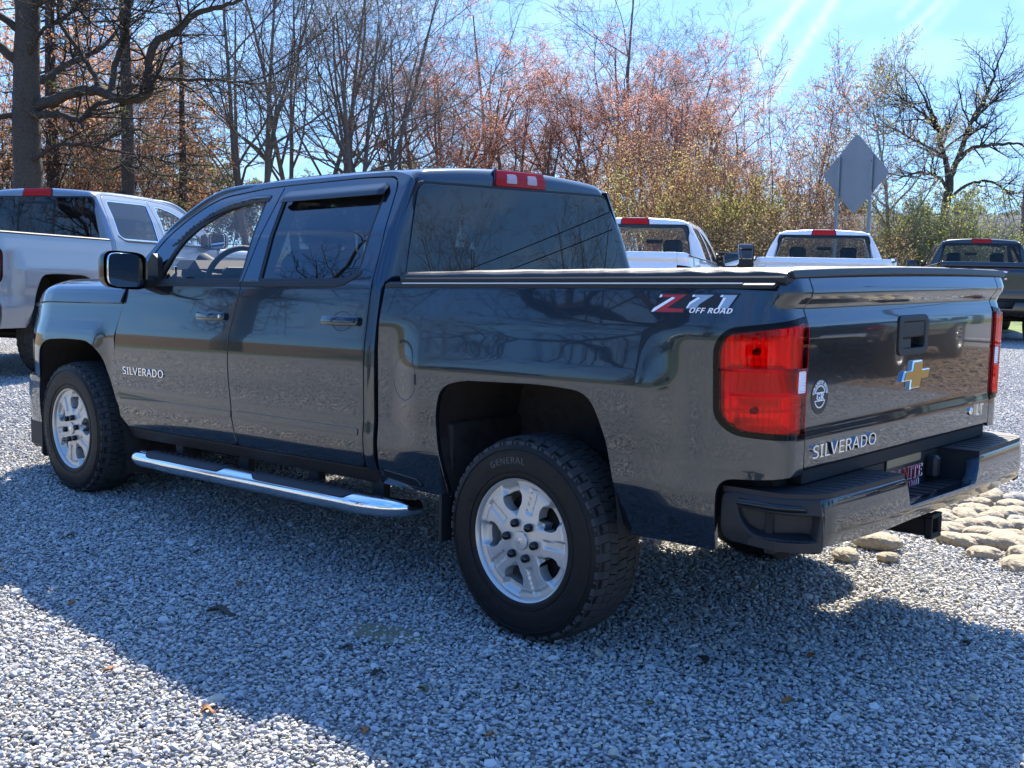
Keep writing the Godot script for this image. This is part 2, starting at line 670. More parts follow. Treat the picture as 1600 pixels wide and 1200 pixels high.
func setup_outlines() -> void:
	door_front = rounded([Vector3(-3.06, .567, .03), Vector3(-1.925, .567, .02), Vector3(-1.985, .87, .1), Vector3(-1.99, 1.09, .1), Vector3(-1.93, 1.345, .1), Vector3(-1.885, 1.842, .012), Vector3(-2.05, 1.838, .05), Vector3(-2.41, 1.812, .1), Vector3(-2.60, 1.737, .1), Vector3(-2.775, 1.617, .1), Vector3(-2.90, 1.468, .05), Vector3(-3.01, 1.368, .02), Vector3(-3.115, 1.06, .1), Vector3(-3.10, .90, .1)], .03)
	door_rear = rounded([Vector3(-1.918, .567, .02), Vector3(-.945, .567, .03), Vector3(-.945, 1.46, .15), Vector3(-1.02, 1.835, .07), Vector3(-1.25, 1.846, .1), Vector3(-1.878, 1.843, .012), Vector3(-1.923, 1.345, .1), Vector3(-1.983, 1.09, .1), Vector3(-1.978, .87, .1)], .03)
	door_front = grown(door_front, -.002)
	door_rear = grown(door_rear, -.002)
	pane_front = rounded([Vector3(-2.74, 1.374, .01), Vector3(-1.95, 1.374, .02), Vector3(-1.945, 1.45, 0), Vector3(-1.985, 1.79, .03), Vector3(-2.10, 1.793, .1), Vector3(-2.33, 1.752, .1), Vector3(-2.52, 1.672, .1), Vector3(-2.66, 1.555, .08)], .02)
	pane_rear = rounded([Vector3(-1.79, 1.374, .02), Vector3(-1.12, 1.374, .10), Vector3(-1.045, 1.42, .08), Vector3(-1.075, 1.79, .05), Vector3(-1.78, 1.80, .03), Vector3(-1.845, 1.79, .02)], .03)
	# the order above runs along the sill, up the rear edge and back along the top
	var ue := bed_line.s[bed_line.s.size() - 1] - .798
	lamp_outline = rounded([Vector3(ue, .866, 0), Vector3(.90, .882, .06), Vector3(.832, .93, .05), Vector3(.826, 1.17, .06), Vector3(.87, 1.222, .04), Vector3(ue, 1.257, 0)], .03)
	lens_outline = rounded([Vector3(ue - .008, .882, .01), Vector3(.92, .896, .05), Vector3(.856, .938, .04), Vector3(.848, 1.158, .03), Vector3(.876, 1.206, .03), Vector3(ue - .008, 1.241, .02)], .02)
	var o: Array = [Vector2(-.812, 1.36)]
	o.append(Vector2(-.835, 1.08))
	o.append(Vector2(-.84, .51))
	o.append(Vector2(-.417, .50))
	for p in arch_rear:
		if p.y > .505:
			o.append(p)
	o.append(Vector2(.465, .53))
	o.append(Vector2(.50, .488))
	o.append(Vector2(.835, .488))
	for p in rounded([Vector3(.835, .488, 0), Vector3(.85, .735, .06), Vector3(ue, .752, 0), Vector3(ue, .40, 0)], .05):
		if p.y > .495:
			o.append(p)
	o.append(Vector2(ue, .764))
	var l := grown(lamp_outline, .0035)
	var ring := []
	for p in l:
		if p.x < ue - .001:
			ring.append(p)
	# lamp edge from the lower to the upper end
	var start := 0
	for k in ring.size():
		if ring[k].y < ring[start].y - 1e-6 or (absf(ring[k].y - ring[start].y) < .012 and ring[k].x > ring[start].x):
			start = k
	var low := []
	for k in ring.size():
		low.append(ring[(start + k) % ring.size()])
	if low[1].x > low[0].x:
		low.reverse()
		low.push_front(low.pop_back())
	o.append(Vector2(ue, .8625))
	for p in low:
		if p.x < ue - .02:
			o.append(p)
	o.append(Vector2(ue, 1.2605))
	o.append(Vector2(ue, 1.396))
	o.append(Vector2(ue - .10, 1.392))
	o.append(Vector2(.93, 1.362))
	bed_outline = PackedVector2Array(o)

func tyre_mesh() -> ArrayMesh:
	if shapes.has("tyre"):
		return shapes["tyre"]
	var m := MB.new()
	var prof := [Vector2(.232, .118), Vector2(.240, .129), Vector2(.252, .132), Vector2(.262, .131), Vector2(.275, .1335), Vector2(.300, .1345), Vector2(.330, .1335), Vector2(.342, .1325), Vector2(.346, .1315), Vector2(.352, .1315), Vector2(.366, .125), Vector2(.377, .117), Vector2(.384, .108)]
	var other := []
	for p in prof:
		other.push_front(Vector2(p.x, -p.y))
	m.lathe(prof + [Vector2(.388, .09), Vector2(.3895, 0), Vector2(.388, -.09)] + other, Vector3.ZERO, Vector3.BACK, 120, 60)
	for r in [.2655, .349]:   # fine raised rings on the outer wall
		m.lathe([Vector2(r - .0022, .1325), Vector2(r - .0008, .1352), Vector2(r + .0008, .1352), Vector2(r + .0022, .1325)], Vector3.ZERO, Vector3.BACK, 96)
	shapes["tyre"] = m.mesh()
	m = MB.new()
	# tread blocks: two shoulders and three ribs
	var rng := RandomNumberGenerator.new()
	rng.seed = 5
	for row in [-2, -1, 0, 1, 2]:
		var count := 72 if absi(row) == 2 else 64
		for k in count:
			var a0: float = TAU * (k + .05 + (.5 if row % 2 else 0.0)) / count
			var a1: float = TAU * (k + .93 + (.5 if row % 2 else 0.0)) / count
			var z0: float
			var z1: float
			if absi(row) == 2:
				z0 = .0735
				z1 = .119 + (.004 if k % 2 else -.004)
			elif absi(row) == 1:
				z0 = .0275
				z1 = .0705
			else:
				z0 = -.025
				z1 = .025
			if row < 0:
				var q := z0
				z0 = -z0
				z1 = -z1
			var skew := .018 * (1 if row % 2 else -1)
			var pts := []
			for j in 4:
				var a := a0 if j == 0 or j == 3 else a1
				var z := z0 if j < 2 else z1
				var edge := absi(row) == 2 and j >= 2
				var r := TYRE_R - .0005 - (z * z) * .42 - (.0105 if edge else 0.0)
				var aa := a + skew * (1.0 if j >= 2 else 0.0) + rng.randf_range(-.004, .004)
				pts.append([aa, z, r])
			var top := []
			var low := []
			for p in pts:
				top.append(Vector3(cos(p[0]) * p[2], sin(p[0]) * p[2], p[1]))
				low.append(Vector3(cos(p[0]) * (p[2] - .013), sin(p[0]) * (p[2] - .013), p[1] + (.002 if p[1] > 0 else -.002)))
			var mid: Vector3 = (top[0] + top[1] + top[2] + top[3]) / 4.0
			m.face(top, Vector3(mid.x, mid.y, 0))
			for j in 4:
				var e: Vector3 = (top[j] + top[(j + 1) % 4]) / 2.0 - mid
				m.face([top[j], top[(j + 1) % 4], low[(j + 1) % 4], low[j]], e)
			# sipe cut across each block as a thin dark step is left to the gaps
			if absi(row) == 2:
				var s := signf(z1)
				var am: float = (a0 + a1) / 2.0
				var b := Basis(Vector3(-sin(am), cos(am), 0), Vector3(cos(am), sin(am), 0), Vector3(0, 0, -1))
				m.box(Vector3(cos(am) * .3705, sin(am) * .3705, s * .1205), Vector3(.017 if k % 2 else .012, .018, .006), .002, b)
	shapes["tread"] = m.mesh()
	return shapes["tyre"]

func f_rim(px: float, py: float) -> Vector3:
	var r := Vector2(px, py).length()
	var a := atan2(px, py)
	var step := TAU / 5.0
	var off := fposmod(a - RIM_TURN + step / 2.0, step) - step / 2.0   # 0 at the middle of a spoke
	var side := absf(off) * r
	var wide := bent([Vector2(0, .2), Vector2(.07, .06), Vector2(.12, .053), Vector2(.18, .068), Vector2(.228, .095)], r)
	var h := bent([Vector2(0, .022), Vector2(.055, .022), Vector2(.075, .020), Vector2(.12, .016), Vector2(.19, .012), Vector2(.226, .016)], r, .01)
	# pockets fall away beside the spokes
	var fall := smoothstep(wide - .002, wide + .016, side) * smoothstep(.078, .105, r)
	h -= .024 * fall * (1.0 - .75 * smoothstep(.205, .226, r))
	# groove along each spoke
	var g := 1.0 - smoothstep(.0125, .0165, side)
	h -= .0075 * g * smoothstep(.105, .115, r) * (1.0 - smoothstep(.205, .212, r))
	# step at the outer end of a spoke
	h -= .004 * smoothstep(.196, .203, r) * (1.0 - fall)
	return Vector3(px, py, h)

const RIM_TURN := .27

func rim_mesh() -> ArrayMesh:
	if shapes.has("rim"):
		return shapes["rim"]
	var m := MB.new()
	var disc := PackedVector2Array()
	for k in 96:
		disc.append(Vector2(sin(TAU * k / 96), cos(TAU * k / 96)) * .2265)
	var holes := []
	for k in 5:
		var a0 := RIM_TURN + TAU * (k + .5) / 5.0
		var pts := []
		for q in [[.118, -.20, .018], [.150, -.335, .03], [.188, -.30, .03], [.192, .0, .05], [.188, .30, .03], [.150, .335, .03], [.118, .20, .018]]:
			var a: float = a0 + q[1]
			pts.append(Vector3(sin(a) * q[0], cos(a) * q[0], q[2]))
		holes.append(rounded(pts, .02, 4))
	m.patch(disc, f_rim, Vector2(.0065, .0065), holes, 1.0, .05, .002)
	# lip and barrel
	m.lathe([Vector2(.224, -.01), Vector2(.2265, .014), Vector2(.2315, .024), Vector2(.2375, .0285), Vector2(.2440, .0285), Vector2(.2470, .025), Vector2(.2475, .016), Vector2(.240, .008), Vector2(.232, -.02)], Vector3.ZERO, Vector3.BACK, 96, 50)
	m.lathe([Vector2(.2265, .010), Vector2(.218, -.03), Vector2(.205, -.07), Vector2(.205, -.17)], Vector3.ZERO, Vector3.BACK, 64, 50)
	shapes["rim"] = m.mesh()
	return shapes["rim"]

func bowtie(w: float, h: float) -> PackedVector2Array:
	# slanted cross with a tall middle
	return PackedVector2Array([Vector2(-.42 * w, .17 * h), Vector2(-.155 * w, .17 * h), Vector2(-.125 * w, .5 * h), Vector2(.20 * w, .5 * h), Vector2(.185 * w, .17 * h), Vector2(.5 * w, .17 * h), Vector2(.42 * w, -.17 * h), Vector2(.155 * w, -.17 * h), Vector2(.125 * w, -.5 * h), Vector2(-.20 * w, -.5 * h), Vector2(-.185 * w, -.17 * h), Vector2(-.5 * w, -.17 * h)])

func add_wheel(root: Node3D, x: float, s: float, front: bool, c: Dictionary) -> void:
	var w := sub("wheel", root)
	w.position = Vector3(x, TYRE_R - .004, s * .852)
	if s < 0:
		w.rotation.y = PI
	var t := put("tyre", tyre_mesh(), mats.rubber, w)
	t.rotation.z = .07 + x
	var td := put("tread", shapes.tread, mats.tread, w)
	td.rotation.z = .07 + x
	var r := put("rim", rim_mesh(), c.rim, w)
	r.position.z = .098
	if front:
		r.rotation.z = -.50
	if not shapes.has("nut"):
		var m := MB.new()
		m.lathe([Vector2(.0165, -.012), Vector2(.0165, .008), Vector2(.0150, .014), Vector2(.010, .0180), Vector2(.0, .0195)], Vector3.ZERO, Vector3.BACK, 14, 50)
		shapes["nut"] = m.mesh()
		m = MB.new()
		m.lathe([Vector2(.037, -.01), Vector2(.037, .006), Vector2(.034, .010), Vector2(.02, .0115), Vector2(0, .012)], Vector3.ZERO, Vector3.BACK, 32, 40)
		shapes["cap"] = m.mesh()
		m = MB.new()
		m.prism(bowtie(.042, .018), .002, Transform3D(Basis.IDENTITY, Vector3(0, 0, .0115)), .0006)
		shapes["cap_sign"] = m.mesh()
		m = MB.new()
		m.lathe([Vector2(0, .0), Vector2(.09, .0), Vector2(.095, -.01), Vector2(.165, -.01), Vector2(.17, -.02), Vector2(.17, -.04), Vector2(0, -.04)], Vector3.ZERO, Vector3.BACK, 40)
		shapes["disc"] = m.mesh()
		m = MB.new()
		var ring := func(p: Vector3) -> Vector3:
			var a := p.x / .308
			var rr := .308 + p.y
			return Vector3(sin(a) * rr, cos(a) * rr, .1342 + p.z)
		m.text("GENERAL", .024, .0022, ring, true, false, 0.0, 1.25)
		shapes["tyre_words"] = m.mesh()
	var turn: float = -.50 if front else 0.0
	for k in 6:
		var a := TAU * k / 6.0 - .42 + turn * 0.6
		var n := put("lug_nut", shapes.nut, mats.black_gloss, w)
		n.position = Vector3(sin(a) * .070, cos(a) * .070, .124)
	var cap := put("center_cap", shapes.cap, c.rim, w)
	cap.position.z = .117
	if c.main:
		var sg := put("cap_emblem", shapes.cap_sign, mats.chrome, w)
		sg.position.z = .117
		sg.rotation.z = .3
		var wd := put("sidewall_lettering", shapes.tyre_words, mats.rubber_print, w)
		wd.rotation.z = .22 if not front else 1.9
	var d := put("brake_disc", shapes.disc, mats.iron, w)
	d.position.z = .05

func lamp_parts() -> Dictionary:
	var ue := bed_line.s[bed_line.s.size() - 1] - .797
	return {
		"upper": rounded([Vector3(ue - .016, 1.09, .006), Vector3(.866, 1.09, .006), Vector3(.866, 1.15, .03), Vector3(.888, 1.193, .03), Vector3(ue - .016, 1.228, .02)], .01),
		"middle": rounded([Vector3(ue - .064, 1.018, .006), Vector3(.868, 1.018, .006), Vector3(.867, 1.086, .006), Vector3(ue - .064, 1.086, .006)], .006),
		"lower": rounded([Vector3(ue - .016, .896, .01), Vector3(.935, .909, .05), Vector3(.876, .948, .04), Vector3(.872, 1.014, .006), Vector3(ue - .016, 1.014, .006)], .01),
		"reverse": rounded([Vector3(ue - .016, 1.018, .005), Vector3(ue - .060, 1.018, .005), Vector3(ue - .060, 1.086, .005), Vector3(ue - .016, 1.086, .005)], .005),
	}

func build_pickup(root: Node3D, c: Dictionary) -> void:
	var main: bool = c.main
	var paint: Material = c.paint
	# --- cab
	var cell := Vector2(.045, .03)
	var fine := Vector2(.035, .022)
	var b := both("front_fender", func():
		var m := MB.new()
		var o: Array = [Vector2(-3.064, .60), Vector2(-3.105, .90), Vector2(-3.121, 1.06), Vector2(-3.055, 1.25), Vector2(-4.36, 1.25), Vector2(-4.36, .80), Vector2(-4.072, .78)]
		for p in arch_front:
			if p.y > .80 or (p.y > .60 and p.x > -3.6):
				o.append(p)
		m.patch(PackedVector2Array(o), f_fen, fine)
		return m)
	for k in 2:
		put("front_fender", b[k], paint, root)
	b = both("front_door", func():
		var m := MB.new()
		m.patch(door_front, f_cab, cell, [grown(pane_front, .004)])
		return m)
	var b2 := both("rear_door", func():
		var m := MB.new()
		m.patch(door_rear, f_cab, cell, [grown(pane_rear, .004)])
		return m)
	var doors := []
	for k in 2:
		doors.append(put("front_door", b[k], paint, root))
	for k in 2:
		doors.append(put("rear_door", b2[k], paint, root))
	var g1 := both("pane_front", func():
		var m := MB.new()
		m.patch(grown(pane_front, .015), f_cab_in, Vector2(.06, .05), [], 1.0, 0.0)
		return m)
	var g2 := both("pane_rear", func():
		var m := MB.new()
		m.patch(grown(pane_rear, .015), f_cab_in, Vector2(.06, .05), [], 1.0, 0.0)
		return m)
	# dark rubber frame round each side window
	var s1 := both("seal_front", func():
		var m := MB.new()
		m.patch(grown(pane_front, .003), func(u, y): return f_cab(u, y) - Vector3(0, 0, .003), Vector2(.03, .02), [grown(pane_front, -.016)], 1.0, .010, .001)
		return m)
	var s2 := both("seal_rear", func():
		var m := MB.new()
		m.patch(grown(pane_rear, .003), func(u, y): return f_cab(u, y) - Vector3(0, 0, .003), Vector2(.03, .02), [grown(pane_rear, -.014)], 1.0, .010, .001)
		return m)
	for k in 2:
		put("window_glass", g1[k], c.front_glass, doors[k])
		put("window_glass", g2[k], c.rear_glass, doors[k + 2])
		put("window_seal", s1[k], c.window_trim, doors[k])
		put("window_seal", s2[k], c.window_trim, doors[k + 2])
	b = both("belt_front", func():
		var m := MB.new()
		m.patch(rounded([Vector2(-2.99, 1.354), Vector2(-1.937, 1.354), Vector2(-1.934, 1.374), Vector2(-2.97, 1.374)], .003), func(u, y): return f_cab(u, y) + Vector3(0, 0, .004), Vector2(.08, .01), [], 1.0, .008)
		return m)
	b2 = both("belt_rear", func():
		var m := MB.new()
		m.patch(rounded([Vector3(-1.921, 1.354, .003), Vector3(-1.14, 1.354, .1), Vector3(-1.03, 1.41, .05), Vector3(-1.036, 1.422, .01), Vector3(-1.12, 1.374, .1), Vector3(-1.919, 1.374, .003)], .003), func(u, y): return f_cab(u, y) + Vector3(0, 0, .004), Vector2(.05, .01), [], 1.0, .008)
		return m)
	for k in 2:
		put("belt_strip", b[k], mats.black_trim, doors[k])
		put("belt_strip", b2[k], mats.black_trim, doors[k + 2])
	# door handles: cup, bar
	for d in 2:
		var hx: float = [-2.145, -1.115][d]
		b = both("handle_cup%d" % d, func():
			var m := MB.new()
			var disc := PackedVector2Array()
			for q in 24:
				disc.append(Vector2(hx + .005 + .068 * sin(-TAU * q / 24), 1.200 + .043 * cos(TAU * q / 24)))
			m.patch(disc, func(u, y): return f_cab(u, y) + Vector3(0, 0, .0015 - .016 * (1.0 - pow(Vector2((u - hx - .005) / .068, (y - 1.2) / .043).length(), 2.0))), Vector2(.012, .009), [], 1.0, 0.0)
			return m)
		b2 = both("handle_bar%d" % d, func():
			var m := MB.new()
			var o := rounded([Vector2(hx - .125, 1.186), Vector2(hx + .125, 1.186), Vector2(hx + .125, 1.221), Vector2(hx - .125, 1.221)], .014)
			m.patch(o, func(u, y): return f_cab(u, y) + Vector3(0, 0, .030 - 9.0 * pow(y - 1.2035, 2.0) - .8 * pow(u - hx, 2.0)), Vector2(.02, .006), [], 1.0, .022, .004)
			return m)
		for k in 2:
			var hn := put("handle_cup", b[k], paint, doors[k + d * 2])
			put("door_handle", b2[k], paint, doors[k + d * 2])
	if main:
		b = both("lock", func():
			var m := MB.new()
			var at := f_cab(-2.045, 1.2035) + Vector3(0, 0, .022)
			m.lathe([Vector2(.0085, -.01), Vector2(.0085, .006), Vector2(0, .0065)], at, Vector3.BACK, 14)
			return m)
		put("key_lock", b[0], mats.chrome, doors[0])
		# body side mouldings
		for d in 2:
			b = both("moulding%d" % d, func():
				var m := MB.new()
				var x0: float = [-3.05, -1.905][d]
				var x1: float = [-1.955, -.975][d]
				m.patch(rounded([Vector2(x0, .712), Vector2(x1, .708), Vector2(x1, .735), Vector2(x0, .742)], .006), func(u, y): return f_cab(u, y) + Vector3(0, 0, .0040), Vector2(.06, .008), [], 1.0, .005, .0012)
				return m)
			for k in 2:
				put("side_moulding", b[k], paint, doors[k + d * 2])
		# wind deflectors over the side windows
		for d in 2:
			b = both("visor%d" % d, func():
				var m := MB.new()
				var o: PackedVector2Array
				if d == 1:
					o = rounded([Vector3(-1.842, 1.760, .015), Vector3(-1.062, 1.760, .012), Vector3(-1.058, 1.79, .02), Vector3(-1.085, 1.815, .02), Vector3(-1.80, 1.822, .025)], .01)
				else:
					o = rounded([Vector3(-2.70, 1.565, .004), Vector3(-2.655, 1.575, .02), Vector3(-2.51, 1.688, .1), Vector3(-2.32, 1.744, .1), Vector3(-2.10, 1.769, .1), Vector3(-1.965, 1.772, .01), Vector3(-1.955, 1.805, .015), Vector3(-2.10, 1.812, .1), Vector3(-2.34, 1.782, .1), Vector3(-2.54, 1.70, .1)], .01)
				m.patch(o, func(u, y): return f_cab(u, y) + Vector3(0, 0, .004 + .034 * smoothstep(0.0, .045, -far_from(o, Vector2(u, y)) if d == 0 else minf(1.822 - y, .045)) - (.0 if d == 0 else .02 * smoothstep(.03, 0.0, -1.06 - u) + .02 * smoothstep(.03, .0, u + 1.842))), Vector2(.022, .008), [], 1.0, .004, .001)
				return m)
			for k in 2:
				put("wind_deflector", b[k], mats.smoked, doors[k + d * 2])
		b = both("side_words", func():
			var m := MB.new()
			m.text("SILVERADO", .041, .006, func(p): return f_cab(-2.80 + p.x, .884 + p.y) + Vector3(0, 0, p.z), false, false, 0.0, 1.52)
			return m)
		put("badge_lettering", b[0], mats.chrome, doors[0])
	# dark lining inside the doors and pillars
	b = both("lining_front", func():
		var m := MB.new()
		m.patch(door_front, func(u, y): return f_cab(u, y) - Vector3(0, 0, .035), Vector2(.12, .10), [grown(pane_front, -.004)], 1.0, 0.0)
		return m)
	b2 = both("lining_rear", func():
		var m := MB.new()
		m.patch(door_rear, func(u, y): return f_cab(u, y) - Vector3(0, 0, .035), Vector2(.12, .10), [grown(pane_rear, -.004)], 1.0, 0.0)
		m.patch(PackedVector2Array([Vector2(-.96, .60), Vector2(-.905, .60), Vector2(-.925, 1.83), Vector2(-1.04, 1.83)]), func(u, y): return f_cab(minf(u, -.97), y) - Vector3(-(u - minf(u, -.97)), 0, .035), Vector2(.05, .1), [], 1.0, 0.0)
		return m)
	for k in 2:
		put("door_lining", b[k], mats.lining, doors[k])
		put("door_lining", b2[k], mats.lining, doors[k + 2])
	# --- cab shell
	b = both("cab_side", func():
		var m := MB.new()
		var total := cab_line.s[cab_line.s.size() - 1]
		var o: Array = []
		for p in rounded([Vector3(-3.10, 1.375, .01), Vector3(-2.93, 1.515, .05), Vector3(-2.80, 1.652, .1), Vector3(-2.60, 1.778, .1), Vector3(-2.41, 1.85, .1), Vector3(-2.05, 1.872, .1), Vector3(-1.07, 1.866, .05), Vector3(-.965, 1.842, .03), Vector3(total - .905, 1.80, 0), Vector3(total - .79, 1.36, 0), Vector3(total - .77, .56, 0), Vector3(-.937, .56, .01), Vector3(-.937, 1.46, .15), Vector3(-1.013, 1.843, .07), Vector3(-1.25, 1.853, .1), Vector3(-1.88, 1.850, .02), Vector3(-2.05, 1.846, .05), Vector3(-2.415, 1.820, .1), Vector3(-2.608, 1.744, .1), Vector3(-2.784, 1.624, .1), Vector3(-2.91, 1.473, .05), Vector3(-3.015, 1.376, .01)], .01):
			o.append(p)
		m.patch(PackedVector2Array(o), f_cab, Vector2(.03, .03), [], 1.0, .02)
		return m)
	for k in 2:
		put("cab_pillar", b[k], paint, root)
	b = both("a_pillar", func():
		var m := MB.new()
		var c3 := Curve3D.new()
		var pp := [Vector3(-3.13, 1.345, .862), Vector3(-2.93, 1.505, .822), Vector3(-2.80, 1.640, .772), Vector3(-2.61, 1.765, .715), Vector3(-2.42, 1.836, .670), Vector3(-2.15, 1.850, .650), Vector3(-1.9, 1.84, .64)]
		for k in pp.size():
			var t: Vector3 = (pp[mini(k + 1, pp.size() - 1)] - pp[maxi(k - 1, 0)]) / 6.0
			c3.add_point(pp[k], -t, t)
		var fp := PackedVector3Array()
		var fr := PackedFloat32Array()
		for k in 31:
			fp.append(c3.sample_baked(c3.get_baked_length() * k / 30.0, true))
			fr.append(lerpf(.034, .026, k / 30.0))
		m.tube(fp, fr, 14)
		return m)
	for k in 2:
		put("windshield_pillar", b[k], paint, root)
	put("roof", shape("roof", func():
		var m := MB.new()
		m.patch(rounded([Vector2(-2.66, -.69), Vector2(-2.66, .69), Vector2(-.865, .69), Vector2(-.865, -.69)], .10), f_roof, Vector2(.04, .05), [], -1.0, .02)
		return m), paint, root)
	if main:
		put("roof_antenna", shape("fin", func():
			var m := MB.new()
			var y := f_roof(-2.32, 0).y
			m.prism(PackedVector2Array([Vector2(-.10, -.01), Vector2(.06, -.01), Vector2(.055, .052), Vector2(.02, .05), Vector2(-.05, .02)]), .035, Transform3D(Basis.IDENTITY, Vector3(-2.32, y, -.0175)), .008)
			return m), mats.black_trim, root)
	put("windshield", shape("windshield", func():
		var m := MB.new()
		m.sheet(f_screen, 16, 10, -1.0)
		return m), c.front_glass, root)
	var rear := put("rear_window", shape("rear_window", func():
		var m := MB.new()
		m.patch(rounded([Vector3(-.785, 1.345, .03), Vector3(.785, 1.345, .03), Vector3(.665, 1.803, .05), Vector3(-.665, 1.803, .05)], .03), f_back_glass, Vector2(.08, .05), [], -1.0, .008, .002)
		return m), c.back_glass, root)
	put("rear_window_frame", shape("rear_frame", func():
		var m := MB.new()
		var o := rounded([Vector3(-.80, 1.33, .03), Vector3(.80, 1.33, .03), Vector3(.68, 1.817, .05), Vector3(-.68, 1.817, .05)], .03)
		m.patch(o, func(z, y): return f_back_glass(z, y) - Vector3(.006, 0, 0), Vector2(.08, .05), [rounded([Vector3(-.75, 1.38, .03), Vector3(.75, 1.38, .03), Vector3(.63, 1.775, .05), Vector3(-.63, 1.775, .05)], .03)], -1.0, .02, .001)
		return m), mats.black_trim, root)
	# third brake lamp
	var third := put("third_brake_lamp", shape("third", func():
		var m := MB.new()
		m.patch(rounded([Vector3(-.175, 1.822, .01), Vector3(.175, 1.822, .01), Vector3(.162, 1.893, .015), Vector3(-.162, 1.893, .015)], .01), func(z, y): return Vector3(-.922 - .35 * maxf(0.0, y - 1.86) - .10 * z * z, y, z), Vector2(.02, .012), [], -1.0, .05, .004)
		return m), c.lamp_red, root)
	put("lamp_surround", shape("third_frame", func():
		var m := MB.new()
		m.patch(rounded([Vector3(-.19, 1.811, .01), Vector3(.19, 1.811, .01), Vector3(.175, 1.899, .015), Vector3(-.175, 1.899, .015)], .01), func(z, y): return Vector3(-.928 - .35 * maxf(0.0, y - 1.86) - .10 * z * z, y, z), Vector2(.03, .02), [], -1.0, .05, .002)
		return m), mats.black_gloss, third)
	for k in (2 if main else 0):
		put("cargo_lamp", shape("cargo%d" % k, func():
			var m := MB.new()
			var zc: float = [.072, -.072][k]
			m.patch(rounded([Vector2(zc - .034, 1.836), Vector2(zc + .034, 1.836), Vector2(zc + .030, 1.878), Vector2(zc - .030, 1.878)], .006), func(z, y): return Vector3(-.917 - .35 * maxf(0.0, y - 1.86) - .10 * z * z, y, z), Vector2(.01, .01), [], -1.0, .006, .001)
			return m), mats.lamp_pink, third)
	# --- hood and front
	put("hood", shape("hood", func():
		var m := MB.new()
		var t := hood_line.s[hood_line.s.size() - 1]
		m.patch(rounded([Vector3(-4.42, .0, .01), Vector3(-3.058, .0, .005), Vector3(-3.022, .10, .01), Vector3(-3.14, .17, .05), Vector3(-3.42, t, .2), Vector3(-3.14, 2 * t - .17, .05), Vector3(-3.022, 2 * t - .10, .01), Vector3(-3.058, 2 * t, .005), Vector3(-4.42, 2 * t, .01), Vector3(-4.56, t, .4)], .02), f_hood, Vector2(.045, .028), [], -1.0, .02)
		return m), paint, root)
	put("cowl", shape("cowl", func():
		var m := MB.new()
		m.box(Vector3(-3.17, 1.33, 0), Vector3(.5, .08, 1.72), .02)
		for s in [1.0, -1.0]:
			m.box(Vector3(-3.05, 1.25, s * .89), Vector3(.16, .26, .05), .01)
		return m), mats.black_trim, root)
	put("grille", shape("grille", func():
		var m := MB.new()
		m.box(Vector3(-4.40, .92, 0), Vector3(.16, .50, 1.20), .04)
		for k in 5:
			m.box(Vector3(-4.49, .75 + k * .085, 0), Vector3(.03, .03, 1.16), .01)
		return m), mats.chrome if main else mats.black_trim, root)
	b = both("headlamp", func():
		var m := MB.new()
		m.patch(rounded([Vector2(-4.66, .99), Vector2(-4.375, .99), Vector2(-4.375, 1.235), Vector2(-4.66, 1.235)], .02), func(u, y): return f_fen(u, y) + Vector3(-.004, 0, .004), Vector2(.03, .03), [], 1.0, .04)
		return m)
	for k in 2:
		put("headlamp", b[k], mats.lamp_clear, root)
	put("front_bumper", shape("front_bumper", func():
		var m := MB.new()
		var plan := [Vector3(-4.10, 0, .955), Vector3(-4.30, 0, .93), Vector3(-4.46, 0, .83), Vector3(-4.56, 0, .6), Vector3(-4.61, 0, .3), Vector3(-4.62, 0, 0)]
		for side in [1.0, -1.0]:
			var f := func(u: float, v: float) -> Vector3:
				var k := u * (plan.size() - 1)
				var a: Vector3 = plan[mini(int(k), plan.size() - 1)]
				var d: Vector3 = plan[mini(int(k) + 1, plan.size() - 1)]
				var q := a.lerp(d, k - int(k))
				var y := lerpf(.50, .79, v)
				return Vector3(q.x + .05 * pow(absf(v - .55) * 1.6, 3.0), y, q.z * side)
			m.sheet(f, 20, 8, -side)
		return m), paint if main else mats.chrome, root)
	put("air_dam", shape("air_dam", func():
		var m := MB.new()
		m.box(Vector3(-4.33, .41, 0), Vector3(.30, .22, 1.72), .03)
		for s in [1.0, -1.0]:
			m.box(Vector3(-4.11, .46, s * .90), Vector3(.06, .36, .09), .02)
		return m), mats.black_trim, root)
	# --- bed
	b = both("bedside", func():
		var m := MB.new()
		var hole := PackedVector2Array()
		for q in 40:
			hole.append(Vector2(-.652 + .086 * sin(TAU * q / 40), .978 + .094 * cos(TAU * q / 40)))
		m.patch(bed_outline, f_bed, Vector2(.03, .02), [hole], 1.0, .02)
		return m)
	var sides := []
	for k in 2:
		sides.append(put("bedside", b[k], paint, root))
	b = both("fuel_door", func():
		var m := MB.new()
		var hole := PackedVector2Array()
		for q in 40:
			hole.append(Vector2(-.652 + .0825 * sin(TAU * q / 40), .978 + .0905 * cos(TAU * q / 40)))
		m.patch(hole, f_bed, Vector2(.02, .02), [], 1.0, .01, .0015)
		return m)
	for k in 2:
		put("fuel_door", b[k], paint, sides[k])
	if main:
		put("fuel_door_catch", shape("catch", func():
			var m := MB.new()
			m.box(f_bed(-.572, .978) + Vector3(0, 0, -.006), Vector3(.022, .05, .015), .005)
			return m), mats.black_trim, sides[0])
		decal(sides[0])
		put("tonneau_cover", shape("tonneau", func(): return tonneau()), mats.vinyl, root)
		b = both("cover_rail", func():
			var m := MB.new()
			m.box(Vector3(.15, 1.377, .905), Vector3(1.80, .026, .055), .006)
			return m)
		for k in 2:
			put("cover_rail", b[k], mats.black_trim, root)
		b = both("cover_rail_lip", func():
			var m := MB.new()
			m.box(Vector3(.10, 1.3655, .945), Vector3(1.62, .006, .022), .002)
			return m)
		for k in 2:
			put("cover_rail_lip", b[k], mats.alu, root)
